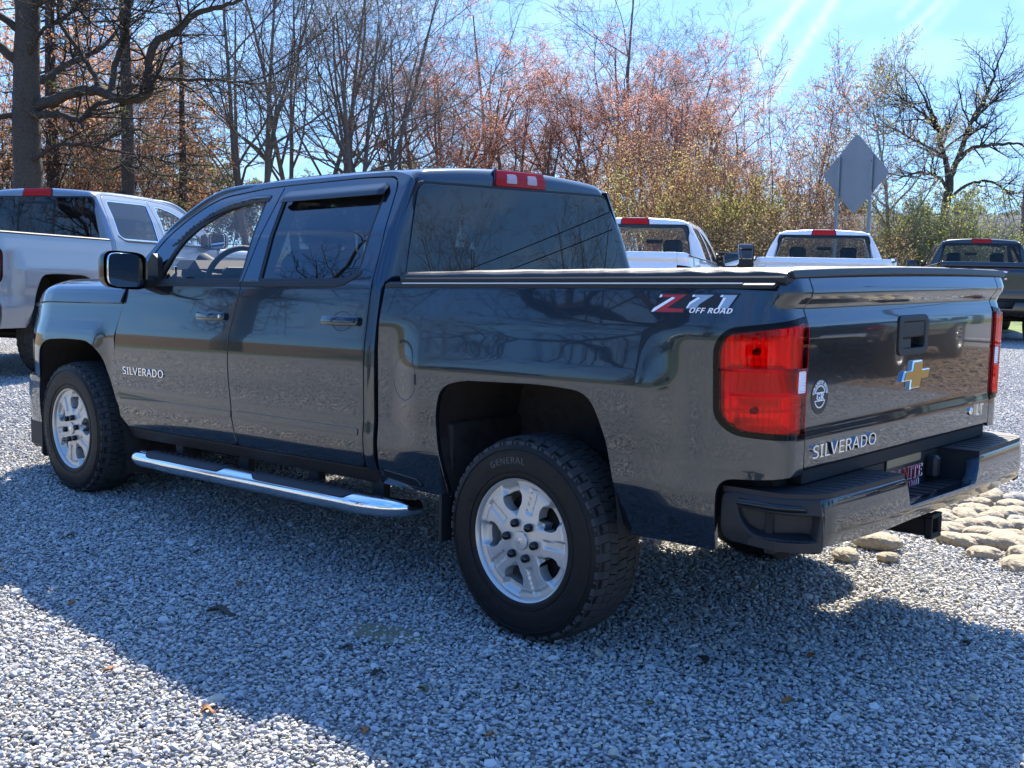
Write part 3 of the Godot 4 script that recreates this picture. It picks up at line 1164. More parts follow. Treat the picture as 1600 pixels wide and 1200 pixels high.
	b = both("bed_rail", func():
		var m := MB.new()
		m.patch(rounded([Vector2(-.812, -.055), Vector2(1.02, -.055), Vector2(1.02, .003), Vector2(-.812, .003)], .002), func(u, w): return Vector3(u, 1.3625 + .010 * (1.0 - smoothstep(-.02, .004, w)), .953 + w), Vector2(.2, .008), [], -1.0, .012)
		return m)
	for k in 2:
		put("bed_rail_cap", b[k], mats.black_trim, root)
	# tailgate
	var gate := put("tailgate", shape("tailgate", func():
		var m := MB.new()
		var hole := rounded([Vector2(-.215, 1.098), Vector2(.047, 1.098), Vector2(.047, 1.245), Vector2(-.215, 1.245)], .03)
		if true:
			hole = rounded([Vector2(-.128, 1.098), Vector2(.128, 1.098), Vector2(.128, 1.245), Vector2(-.128, 1.245)], .03)
		m.patch(rounded([Vector2(-.789, .768), Vector2(.789, .768), Vector2(.789, 1.398), Vector2(-.789, 1.398)], .006), f_tail, Vector2(.05, .014), [hole], -1.0, .03)
		m.box(Vector3(1.0, 1.08, 0), Vector3(.06, .61, 1.56), .01)
		return m), paint, root)
	put("tailgate_handle", shape("gate_handle", func():
		var m := MB.new()
		var o := rounded([Vector2(-.126, 1.100), Vector2(.126, 1.100), Vector2(.126, 1.243), Vector2(-.126, 1.243)], .03)
		var i := rounded([Vector2(-.098, 1.118), Vector2(.098, 1.118), Vector2(.098, 1.225), Vector2(-.098, 1.225)], .018)
		m.patch(o, func(z, y): return f_tail(z, y) + Vector3(.006, 0, 0), Vector2(.04, .02), [i], -1.0, .04, .004)
		# upper pull and scooped pocket
		m.box(Vector3(1.052, 1.192, 0), Vector3(.024, .062, .194), .006)
		m.box(Vector3(1.022, 1.138, 0), Vector3(.01, .05, .194))
		m.box(Vector3(1.045, 1.140, .052), Vector3(.030, .046, .09), .006)
		return m), mats.black_trim, gate)
	# tail lamps: dark bezel, silvered chambers, a red lens shell and a clear reverse lens
	var rev: PackedVector2Array = lamp_parts()["reverse"]
	b = both("lamp_base", func():
		var m := MB.new()
		m.patch(lamp_outline, f_lamp, Vector2(.02, .02), [lens_outline], 1.0, .005)
		return m)
	b2 = both("lamp_chambers", func():
		var m := MB.new()
		m.patch(grown(lens_outline, .004), f_chamber, Vector2(.0045, .006), [], 1.0, 0.0)
		return m)
	var bulbs := both("lamp_bulbs", func():
		var m := MB.new()
		for q in [[.965, 1.15], [.965, .962]]:
			var p := f_chamber(q[0], q[1])
			m.lathe([Vector2(0, .030), Vector2(.009, .026), Vector2(.011, .014), Vector2(.013, .0), Vector2(.013, -.01)], p, Vector3(.15, 0, 1), 14)
		return m)
	var shell := both("lamp_lens", func():
		var m := MB.new()
		m.patch(lens_outline, f_lens_ribbed, Vector2(.006, .0035), [grown(rev, .002)], 1.0, .004, .001)
		m.patch(lens_outline, func(u, y): return f_lens_back(u, y), Vector2(.02, .02), [grown(rev, .002)], -1.0, 0.0)
		return m)
	var clear := both("lamp_reverse", func():
		var m := MB.new()
		m.patch(rev, f_reverse, Vector2(.004, .002), [], 1.0, .008, .001)
		return m)
	for k in 2:
		var lamp := put("tail_lamp", b[k], mats.bezel, root)
		put("lamp_reflector", b2[k], mats.reflector, lamp)
		put("lamp_bulb", bulbs[k], mats.bulb, lamp)
		put("red_lens", shell[k], mats.red_glass, lamp)
		put("reverse_lens", clear[k], mats.lamp_clear, lamp)
	build_lower(root, c)
	if main:
		tail_marks(gate)
		interior(root)
	else:
		for s in [-1.0, 1.0]:
			put("seat_back", shape("plain_seat%d" % int(s), func():
				var m := MB.new()
				m.box(Vector3(-1.75, 1.18, s * .40), Vector3(.16, .62, .52), .06)
				m.box(Vector3(-1.72, 1.56, s * .40), Vector3(.10, .20, .26), .04)
				return m), mats.seat, root)
		put("dashboard", shape("plain_dash", func():
			var m := MB.new()
			m.box(Vector3(-2.85, 1.18, 0), Vector3(.45, .34, 1.6), .08)
			m.box(Vector3(-2.62, 1.68, -.02), Vector3(.04, .07, .24), .02)
			return m), mats.dash, root)
	for s in [1.0, -1.0]:
		add_wheel(root, 0.0, s, false, c)
		add_wheel(root, -WHEELBASE, s, true, c)

# seams moulded into the outside of the lens
func f_lens_ribbed(u: float, y: float) -> Vector3:
	var q := bed_line.way(u)
	var right := bed_line.s[bed_line.s.size() - 1] - .798
	var k := .010
	k += .0022 * (1.0 - smoothstep(.0015, .0045, absf(y - 1.090)))
	k += .0022 * (1.0 - smoothstep(.0015, .0045, absf(y - 1.015)))
	k += .0020 * (1.0 - smoothstep(.0015, .004, absf(u - right + .066)))
	if y > 1.0 and y < 1.09 and u < .95:
		k -= .004 * (1.0 - smoothstep(.0, .07, u - .87))
	return f_bed(u, y) + Vector3(-q.y, 0, q.x) * k

func f_lens_back(u: float, y: float) -> Vector3:
	var q := bed_line.way(u)
	return f_bed(u, y) + Vector3(-q.y, 0, q.x) * .006

# the silvered housing behind the lens: two bowls with a shelf between them, an inner column beside the tailgate
func f_chamber(u: float, y: float) -> Vector3:
	var q := bed_line.way(u)
	var d := .006
	var right := bed_line.s[bed_line.s.size() - 1] - .797 - .012
	var col := right - .062
	if y > 1.092:
		var e := minf(minf(y - 1.092, 1.235 - y), minf(u - .862, col - u))
		d = .009 + .024 * smoothstep(.0, .012, e) - .010 * smoothstep(.012, .05, e) + .004 * floorf((u - .86) / .03) * .5
		if u > col:
			d = .009 + .004 * smoothstep(.0, .008, minf(u - col, 1.218 - y))
	elif y > 1.016:
		d = .010 + .028 * (y - 1.016) / .076
		if u < .93:
			d *= clampf((u - .862) / .068, .25, 1.0)
	else:
		var e := minf(minf(y - .90, 1.016 - y), minf(u - .875, col - u))
		d = .009 + .024 * smoothstep(.0, .012, e) - .010 * smoothstep(.012, .045, e) - .006 * smoothstep(.006, .0, absf(y - .955))
		if u > col:
			d = .009 + .004 * smoothstep(.0, .008, minf(u - col, 1.012 - y)) + .0015 * sin(y * 300.0)
	if u < col:
		d += .0045 * fposmod((u - .86) / .0225, 1.0)   # upright facets that catch the light differently
	return f_bed(u, y) - Vector3(-q.y, 0, q.x) * d

func f_reverse(u: float, y: float) -> Vector3:
	var q := bed_line.way(u)
	return f_bed(u, y) + Vector3(-q.y, 0, q.x) * (.009 + .0012 * sin(y * 700.0))

func decal(side: Node3D) -> void:
	# slanted sticker: red Z with a pale edge, pale 71 and a small line of words, laid on the bed side
	var lay := func(p: Vector3) -> Vector3:
		return f_bed(p.x, p.y) + Vector3(0, 0, p.z)
	var at := func(q: Vector2) -> Vector2:      # from the picture of the sticker (0..13 wide, 0..2.3 high) to the panel
		return Vector2(.582 + (q.x - 2.0) * .0245, 1.272 + q.y * .0262)
	var sheets := [
		["decal_edge", mats.print_navy, .0012, [[[1.3, -.12], [6.95, -.12], [7.1, .28], [13.6, .28], [15.1, 2.42], [11.9, 2.42], [11.75, 2.25], [11.6, 2.42], [7.6, 2.42], [7.2, 2.35], [7.0, 2.42], [2.6, 2.42], [2.2, 1.75], [3.2, 1.75]]]],
		["decal_red", mats.print_red, .0020, [[[1.95, 0], [6.65, 0], [6.8, .42], [4.05, .48], [7.0, 2.2], [3.1, 2.2], [2.95, 1.9], [4.95, 1.85]]]],
		["decal_white", mats.print_white, .0026, [[[1.5, 0], [1.9, 0], [5.2, 1.78], [4.7, 1.9], [1.85, .45]], [[2.55, 1.86], [2.95, 1.86], [3.05, 2.2], [2.75, 2.2]], [[7.15, .52], [7.45, .52], [7.7, .95], [9.3, 1.8], [8.8, 1.9], [7.6, 1.25]], [[7.9, 1.95], [8.25, 1.95], [8.35, 2.2], [8.0, 2.2]], [[12.0, .52], [12.35, .52], [13.1, 1.85], [12.7, 1.9]], [[12.2, 1.95], [12.55, 1.95], [12.7, 2.2], [12.35, 2.2]]]],
		["decal_grey", mats.print_grey, .0020, [[[7.3, .50], [8.75, .50], [9.2, 1.05], [11.25, 2.2], [8.3, 2.2], [8.2, 1.92], [9.4, 1.85], [7.75, 1.0]], [[12.2, .50], [13.5, .50], [14.65, 2.2], [12.6, 2.2], [12.5, 1.92], [13.1, 1.88]]]],
	]
	for sh in sheets:
		for poly in sh[3]:
			var m := MB.new()
			var o := PackedVector2Array()
			for q in poly:
				o.append(at.call(Vector2(q[0], q[1])))
			var lift: float = sh[2]
			m.patch(o, func(u, y): return f_bed(u, y) + Vector3(0, 0, lift), Vector2(.04, .03), [], 1.0, 0.0)
			put(sh[0], m.mesh(RAKE), sh[1], side)
	var w := MB.new()
	w.text("OFF ROAD", .017, .001, func(p): return lay.call(Vector3(.803 + p.x, 1.2785 + p.y, p.z + .0024)), true, false, .25, 1.42)
	put("decal_lettering", w.mesh(RAKE), mats.print_white, side)

func tonneau() -> MB:
	var m := MB.new()
	var nz := FastNoiseLite.new()
	nz.seed = 3
	nz.frequency = 3.0
	var f := func(u: float, w: float) -> Vector3:
		# w runs from the left hem over the top to the right hem
		var z := clampf(w, -.915, .915)
		var over := absf(w) - .915
		var y := 1.411 + .012 * (1.0 - pow(z / .93, 2.0))
		if over > 0.0:
			y -= over
			z = signf(w) * (.915 + .004 * sin(over * 60.0))
		y += .004 * nz.get_noise_2d(u * 1.4, w * .8)
		var near := smoothstep(.45, .95, u) * smoothstep(.80, .95, absf(w))
		y += .0028 * near * sin(u * 46.0 + w * 9.0)
		y -= .010 * smoothstep(.0, .05, u - 1.01)
		return Vector3(u, y, z)
	m.patch(rounded([Vector2(-.765, -.945), Vector2(1.045, -.945), Vector2(1.045, .945), Vector2(-.765, .945)], .03), f, Vector2(.022, .03), [], -1.0, .025, .006)
	# the turned-down rear hem with its seam
	var hem := func(z: float, y: float) -> Vector3:
		return Vector3(1.053 + .010 * sin((1.41 - y) * 40.0), y + .012 * (1.0 - pow(z / .93, 2.0)), z)
	m.patch(rounded([Vector2(-.90, 1.386), Vector2(.90, 1.386), Vector2(.90, 1.405), Vector2(-.90, 1.405)], .008), hem, Vector2(.05, .006), [], -1.0, .02, .003)
	# bows under the cloth show as faint ridges
	return m

func build_lower(root: Node3D, c: Dictionary) -> void:
	var main: bool = c.main
	# rocker panels
	var b := both("rocker", func():
		var m := MB.new()
		m.patch(rounded([Vector2(-3.02, .505), Vector2(-.45, .50), Vector2(-.45, .553), Vector2(-.93, .558), Vector2(-3.04, .558)], .008), func(u, y): return f_cab(u, y) - Vector3(0, 0, .006), Vector2(.08, .012), [], 1.0, .06, .004)
		return m)
	for k in 2:
		put("rocker_panel", b[k], mats.black_trim if main else c.paint, root)
	# wheel housings
	for w in 2:
		b = both("housing%d" % w, func():
			var m := MB.new()
			var arch: PackedVector2Array = arch_rear if w == 0 else arch_front
			for k in arch.size() - 1:
				var p := arch[k]
				var q := arch[k + 1]
				var zz: float = 1.008 if w == 0 else .995
				if p.y < .5 and q.y < .5:
					continue
				var mid := Vector2(-.02, .5) if w == 0 else Vector2(-3.55, .5)
				var n := Vector3(mid.x - p.x, mid.y - p.y, 0).normalized()
				var o := Vector2(.0015, .0)
				var i0 := m.add(Vector3(p.x, p.y, zz - .028), n)
				var i1 := m.add(Vector3(q.x, q.y, zz - .028), n)
				var i2 := m.add(Vector3(q.x, q.y, .50), n)
				var i3 := m.add(Vector3(p.x, p.y, .50), n)
				m.quad(i0, i1, i2, i3)
			var inner := PackedVector2Array()
			for p in arch:
				inner.append(p)
			m.prism(inner, .01, Transform3D(Basis.IDENTITY, Vector3(0, 0, .49)))
			return m)
		for k in 2:
			put("wheel_housing", b[k], mats.liner, root)
	# frame, floor, axle and exhaust
	put("chassis", shape("chassis", func():
		var m := MB.new()
		for s in [1.0, -1.0]:
			m.box(Vector3(-1.60, .52, s * .42), Vector3(5.2, .14, .09), .01)
			m.tube(PackedVector3Array([Vector3(-.65, .60, s * .52), Vector3(-.1, .46, s * .52), Vector3(.6, .58, s * .52)]), PackedFloat32Array([.03, .035, .03]), 6)
			m.tube(PackedVector3Array([Vector3(-.12, .40, s * .50), Vector3(-.02, .78, s * .46)]), PackedFloat32Array([.028, .028]), 8)
		m.tube(PackedVector3Array([Vector3(0, .395, -.75), Vector3(0, .395, .75)]), PackedFloat32Array([.045, .045]), 10)
		m.lathe([Vector2(0, -.14), Vector2(.11, -.10), Vector2(.15, 0), Vector2(.11, .10), Vector2(0, .14)], Vector3(.02, .40, .05), Vector3.RIGHT, 16)
		m.tube(PackedVector3Array([Vector3(-3.645, .44, -.75), Vector3(-3.645, .44, .75)]), PackedFloat32Array([.05, .05]), 8)
		m.tube(PackedVector3Array([Vector3(-3.0, .42, .05), Vector3(-.1, .42, .05)]), PackedFloat32Array([.04, .04]), 8)
		m.tube(PackedVector3Array([Vector3(-1.4, .46, -.30), Vector3(-.6, .50, -.34), Vector3(.3, .62, -.34), Vector3(.8, .52, -.6)]), PackedFloat32Array([.10, .10, .035, .035]), 10)
		m.box(Vector3(-3.4, .60, 0), Vector3(1.5, .5, .9), .05)
		m.lathe([Vector2(.16, -.09), Vector2(.33, -.10), Vector2(.34, 0), Vector2(.33, .10), Vector2(.16, .09)], Vector3(.58, .66, 0), Vector3.UP, 28)
		return m), mats.iron, root)
	put("floor_pan", shape("floor_pan", func():
		var m := MB.new()
		m.box(Vector3(-1.98, .585, 0), Vector3(2.10, .05, 1.84), .01)
		m.box(Vector3(-3.02, .90, 0), Vector3(.04, .9, 1.66))
		m.box(Vector3(-.62, .66, 0), Vector3(.36, .28, 1.84), .01)
		m.box(Vector3(.75, .70, 0), Vector3(.50, .26, 1.70), .01)
		m.box(Vector3(.13, .80, 0), Vector3(1.86, .04, .98))
		m.box(Vector3(-.80, 1.05, 0), Vector3(.03, .60, 1.80))
		m.box(Vector3(-.955, 1.0, 0), Vector3(.03, .86, 1.70))
		return m), mats.liner, root)
	# rear bumper: painted bar, plastic step, corner steps
	var n1: float = bump_line.s[0] + 0.0
	var u_corner := 0.0
	var u_notch := 0.0
	for k in 400:
		var u: float = bump_line.s[0] + k * .0025
		if u_corner == 0.0 and bump_line.at(u).x > 1.1 and bump_line.at(u).y < .865:
			u_corner = u
		if u_notch == 0.0 and bump_line.at(u).x > 1.1 and bump_line.at(u).y < .33:
			u_notch = u
	b = both("bumper_bar", func():
		var m := MB.new()
		var ue := bump_line.s[bump_line.s.size() - 1] - .2
		m.patch(rounded([Vector3(u_corner, .540, .01), Vector3(u_notch - .12, .530, .05), Vector3(u_notch, .535, .05), Vector3(ue, .535, 0), Vector3(ue, .585, 0), Vector3(u_notch + .03, .585, .02), Vector3(u_notch - .006, .69, .015), Vector3(u_corner - .02, .69, .01)], .01), f_bump, Vector2(.03, .02), [], 1.0, .05, .003)
		return m)
	var bars := []
	for k in 2:
		bars.append(put("rear_bumper", b[k], c.bumper, root))
	b = both("bumper_corner", func():
		var m := MB.new()
		var u0 := bump_line.s[0]
		var hole := rounded([Vector3(u0 + .12, .555, .02), Vector3(u_corner - .022, .553, .01), Vector3(u_corner - .012, .645, .02), Vector3(u0 + .05, .652, .02), Vector3(u0 + .07, .60, .04)], .02)
		m.patch(rounded([Vector3(u0, .53, .04), Vector3(u_corner + .002, .518, .01), Vector3(u_corner - .008, .69, .002), Vector3(u0, .69, .03)], .01), f_bump, Vector2(.025, .018), [hole], 1.0, .06, .006)
		# recess behind the opening and the step in it
		m.patch(grown(hole, .02), func(u, y): 
			var q := f_bump(u, y)
			var w2 := bump_line.at(u)
			var k := smoothstep(bump_line.s[0] + .03, bump_line.s[0] + .17, u) * (1.0 - smoothstep(u_corner - .05, u_corner + .01, u))
			var a := smoothstep(bump_line.s[0] + .02, u_corner + .02, u)
			return q + Vector3(-.050 * a - .006, 0, -.034 - .012 * (1.0 - a)) * (.35 + .65 * k), Vector2(.015, .02), [], 1.0, 0.0)
		return m)
	for k in 2:
		put("bumper_end", b[k], mats.black_trim, bars[k])
	b = both("bumper_ledge", func():
		var m := MB.new()
		# the brow above the opening catches the sky
		m.patch(rounded([Vector2(bump_line.s[0] + .06, .652), Vector2(u_corner - .06, .650), Vector2(u_corner - .08, .672), Vector2(bump_line.s[0] + .06, .676)], .009), func(u, y): 
			var w := bump_line.way(u)
			return f_bump(u, y) + Vector3(-w.y, 0, w.x) * (.008 - 45.0 * pow(y - .664, 2.0)), Vector2(.03, .005), [], 1.0, .01, .002)
		return m)
	for k in 2:
		put("step_brow", b[k], mats.black_gloss_soft, bars[k])
	b = both("corner_step", func():
		var m := MB.new()
		var o := PackedVector2Array()
		for k in 15:
			var q := f_bump(lerpf(bump_line.s[0] + .10, u_corner, k / 14.0), .545)
			var bulge := .022 * sin(PI * k / 14.0)
			o.append(Vector2(q.x + bulge * .7, q.z + bulge * .7))
		o.append(Vector2(1.10, .86))
		o.append(Vector2(1.0, .80))
		o.append(Vector2(.92, .86))
		m.prism(o, .030, Transform3D(Basis(Vector3.RIGHT, Vector3.BACK, Vector3.UP), Vector3(0, .526, 0)), .006)
		var rng := RandomNumberGenerator.new()
		rng.seed = 9
		for r in 4:
			for k in 7:
				var q := Vector2(.985 + k * .030 + (.015 if r % 2 else 0.0), .955 - r * .026 - k * .006)
				if Geometry2D.is_point_in_polygon(q, o):
					m.box(Vector3(q.x, .5575, q.y), Vector3(.018, .005, .006), .0015, Basis(Vector3.UP, -.2))
		return m)
	for k in 2:
		put("corner_step", b[k], mats.black_trim, bars[k])
	b = both("step_pad", func():
		var m := MB.new()
		var o := PackedVector2Array()
		var uu := bump_line.s[0]
		while uu < u_notch - .012:
			var q := f_bump(uu, .685)
			o.append(Vector2(q.x - .004, q.z - .004))
			uu += .02
		var q2 := f_bump(u_notch - .012, .685)
		o.append(Vector2(q2.x - .004, q2.z))
		o.append(Vector2(1.045, .34))
		o.append(Vector2(.97, .34))
		o.append(Vector2(.97, .90))
		o.append(Vector2(.86, .93))
		m.prism(o, .020, Transform3D(Basis(Vector3.RIGHT, Vector3.BACK, Vector3.UP), Vector3(0, .688, 0)), .007)
		return m)
	var slots := both("step_slots", func():
		var m := MB.new()
		for k in 9:
			m.box(Vector3(1.130, .7075, .42 + k * .052), Vector3(.105, .004, .012), .002, Basis(Vector3.UP, .12))
		return m)
	for k in 2:
		var pad := put("step_pad", b[k], mats.black_trim, bars[k])
		put("tread_rib", slots[k], mats.black_deep, bars[k])
	# the dropped middle with the number plate
	put("bumper_notch", shape("notch", func():
		var m := MB.new()
		m.box(Vector3(1.13, .577, 0), Vector3(.165, .02, .655), .004)
		m.box(Vector3(1.035, .64, 0), Vector3(.02, .15, .70), .004)
		m.box(Vector3(1.0, .71, 0), Vector3(.09, .02, .70), .006)
		for s in [1.0, -1.0]:
			m.face([Vector3(1.045, .585, s * .325), Vector3(1.208, .585, s * .318), Vector3(1.202, .702, s * .336), Vector3(1.045, .702, s * .335)], Vector3(.2, 0, -s))
			m.box(Vector3(1.066, .645, s * .24), Vector3(.05, .09, .05), .012)
		for k in 10:
			m.box(Vector3(1.115 + .0, .5885, -.30 + k * .066), Vector3(.10, .004, .014), .002)
		return m), mats.black_trim, bars[0])
	put("rear_valance", shape("valance", func():
		var m := MB.new()
		m.box(Vector3(1.02, .60, 0), Vector3(.03, .20, 1.84), .004)
		m.box(Vector3(1.03, .735, 0), Vector3(.05, .05, 1.56), .004)
		return m), mats.black_deep, root)
	put("hitch_receiver", shape("hitch", func():
		var m := MB.new()
		for s in [1.0, -1.0]:
			m.box(Vector3(1.07, .467 + s * .032, 0), Vector3(.24, .010, .075), .002)
			m.box(Vector3(1.07, .467, s * .0325), Vector3(.24, .054, .010), .002)
			m.box(Vector3(1.18, .467 + s * .040, 0), Vector3(.028, .012, .092), .003)
			m.box(Vector3(1.18, .467, s * .0405), Vector3(.028, .068, .011), .003)
		m.box(Vector3(.97, .467, 0), Vector3(.02, .08, .08))
		m.tube(PackedVector3Array([Vector3(1.0, .49, -.80), Vector3(1.0, .49, .80)]), PackedFloat32Array([.034, .034]), 10)
		m.box(Vector3(1.04, .505, 0), Vector3(.12, .02, .20), .004)
		return m), mats.iron, root)
	# tubular side steps
	if main:
		b = both("side_step", func():
			var m := MB.new()
			var pts := PackedVector3Array()
			var rr := PackedFloat32Array()
			for q in [[-2.80, .405, .86, .036], [-2.83, .41, .93, .048], [-2.81, .416, .980, .056], [-2.74, .42, 1.005, .060], [-2.4, .42, 1.012, .060], [-1.8, .42, 1.012, .060], [-1.2, .42, 1.012, .060], [-.90, .42, 1.008, .060], [-.79, .418, .982, .056], [-.725, .414, .935, .048], [-.70, .41, .86, .036]]:
				pts.append(Vector3(q[0], q[1], q[2]))
				rr.append(q[3])
			var c3 := Curve3D.new()
			for k in pts.size():
				var t := (pts[mini(k + 1, pts.size() - 1)] - pts[maxi(k - 1, 0)]) / 6.0
				c3.add_point(pts[k], -t, t)
			var fp := PackedVector3Array()
			var fr := PackedFloat32Array()
			var len := c3.get_baked_length()
			for k in 81:
				var p := c3.sample_baked(len * k / 80.0, true)
				fp.append(p)
				var best := 0
				var r := .05
				var dsum := 0.0
				var acc := 0.0
				for j in pts.size():
					var wgt := 1.0 / (.0005 + pts[j].distance_squared_to(p))
					acc += wgt * rr[j]
					dsum += wgt
				fr.append(acc / dsum)
			m.tube(fp, fr, 24, true, Vector2(1.0, .82))
			return m)
		var pads := both("step_tread", func():
			var m := MB.new()
			for x0 in [-2.68, -1.70]:
				var x1: float = x0 + .80
				var f := func(u: float, a: float) -> Vector3:
					var e := minf(u - x0, x1 - u)
					var rise := .008 * smoothstep(0.0, .06, e)
					return Vector3(u, .42 + (.0492 + rise) * cos(a), 1.010 + (.060 + rise) * sin(a))
				m.patch(rounded([Vector2(x0, -1.1), Vector2(x1, -1.1), Vector2(x1, .30), Vector2(x1 - .07, 1.0), Vector2(x0 + .07, 1.0), Vector2(x0, .30)], .03), f, Vector2(.02, .10), [], -1.0, .012, .003)
				for k in 12:
					m.box(Vector3(x0 + .13 + k * .053, .4795, .998), Vector3(.011, .006, .062), .002, Basis(Vector3.UP, .5))
			return m)
		var arms := []
		for x in [-2.55, -1.95, -1.38, -.92]:
			arms.append(both("step_bracket%.2f" % x, func():
				var m := MB.new()
				m.box(Vector3(x, .475, .88), Vector3(.075, .11, .05), .006)
				m.box(Vector3(x, .432, .925), Vector3(.073, .03, .14), .006)
				return m))
		for k in 2:
			var st := put("side_step", b[k], mats.chrome, root)
			put("step_tread", pads[k], mats.black_trim, st)
			for ar in arms:
				put("step_bracket", ar[k], mats.black_trim, st)
		# bright spear at the end of the rocker
		b = both("rocker_end", func():
			var m := MB.new()
			m.patch(rounded([Vector3(-.80, .572, .004), Vector3(-.60, .553, .006), Vector3(-.575, .528, .01), Vector3(-.61, .520, .01), Vector3(-.80, .545, .004)], .006), func(u, y): return f_bed(u, y) + Vector3(0, 0, .008), Vector2(.03, .01), [], 1.0, .012, .004)
			return m)
		for k in 2:
			put("rocker_end_trim", b[k], mats.black_gloss_soft, root)
		b = both("flap", func():
			var m := MB.new()
			m.box(Vector3(-.428, .42, .93), Vector3(.016, .20, .13), .005)
			return m)
		for k in 2:
			put("splash_guard", b[k], mats.black_trim, root)
	# mirrors
	b = both("mirror_shell", func():
		var m := MB.new()
		var f := func(u: float, v: float) -> Vector3:
			var a := TAU * u
			var e := sin(PI * .5 * minf(1.0, v * 1.0))
			var ex := pow(absf(cos(a)), .45) * signf(cos(a))
			var ey := pow(absf(sin(a)), .45) * signf(sin(a))
			var k := sqrt(maxf(0.0, 1.0 - pow(1.0 - v, 3.2)))
			return Vector3(-2.70 - .13 * (1.0 - v) - .012 * ex, 1.435 + .098 * ey * k + .01 * ex, 1.112 + .116 * ex * k)
		m.sheet(f, 48, 10, -1.0)
		return m)
	var glass := both("mirror_glass", func():
		var m := MB.new()
		var o := PackedVector2Array()
		for k in 36:
			var a := TAU * k / 36
			o.append(Vector2(1.112 + .105 * pow(absf(cos(a)), .45) * signf(cos(a)), 1.435 + .086 * pow(absf(sin(a)), .45) * signf(sin(a)) + .01 * cos(a)))
		m.patch(o, func(z, y): return Vector3(-2.700 + .18 * (z - 1.115) + .05 * (y - 1.435), y, z), Vector2(.06, .05), [], -1.0, .01)
		return m)
	var arm := both("mirror_arm", func():
		var m := MB.new()
		m.box(Vector3(-2.80, 1.372, .985), Vector3(.16, .065, .16), .02)
		m.prism(rounded([Vector2(-2.93, 1.355), Vector2(-2.70, 1.355), Vector2(-2.705, 1.50), Vector2(-2.76, 1.53)], .015), .03, Transform3D(Basis.IDENTITY, Vector3(0, 0, .895)), .006)
		return m)
	for k in 2:
		var ms := put("door_mirror", b[k], mats.black_gloss_soft if main else c.paint, root)
		put("mirror_glass", glass[k], mats.mirror, ms)
		put("mirror_arm", arm[k], mats.black_trim, ms)

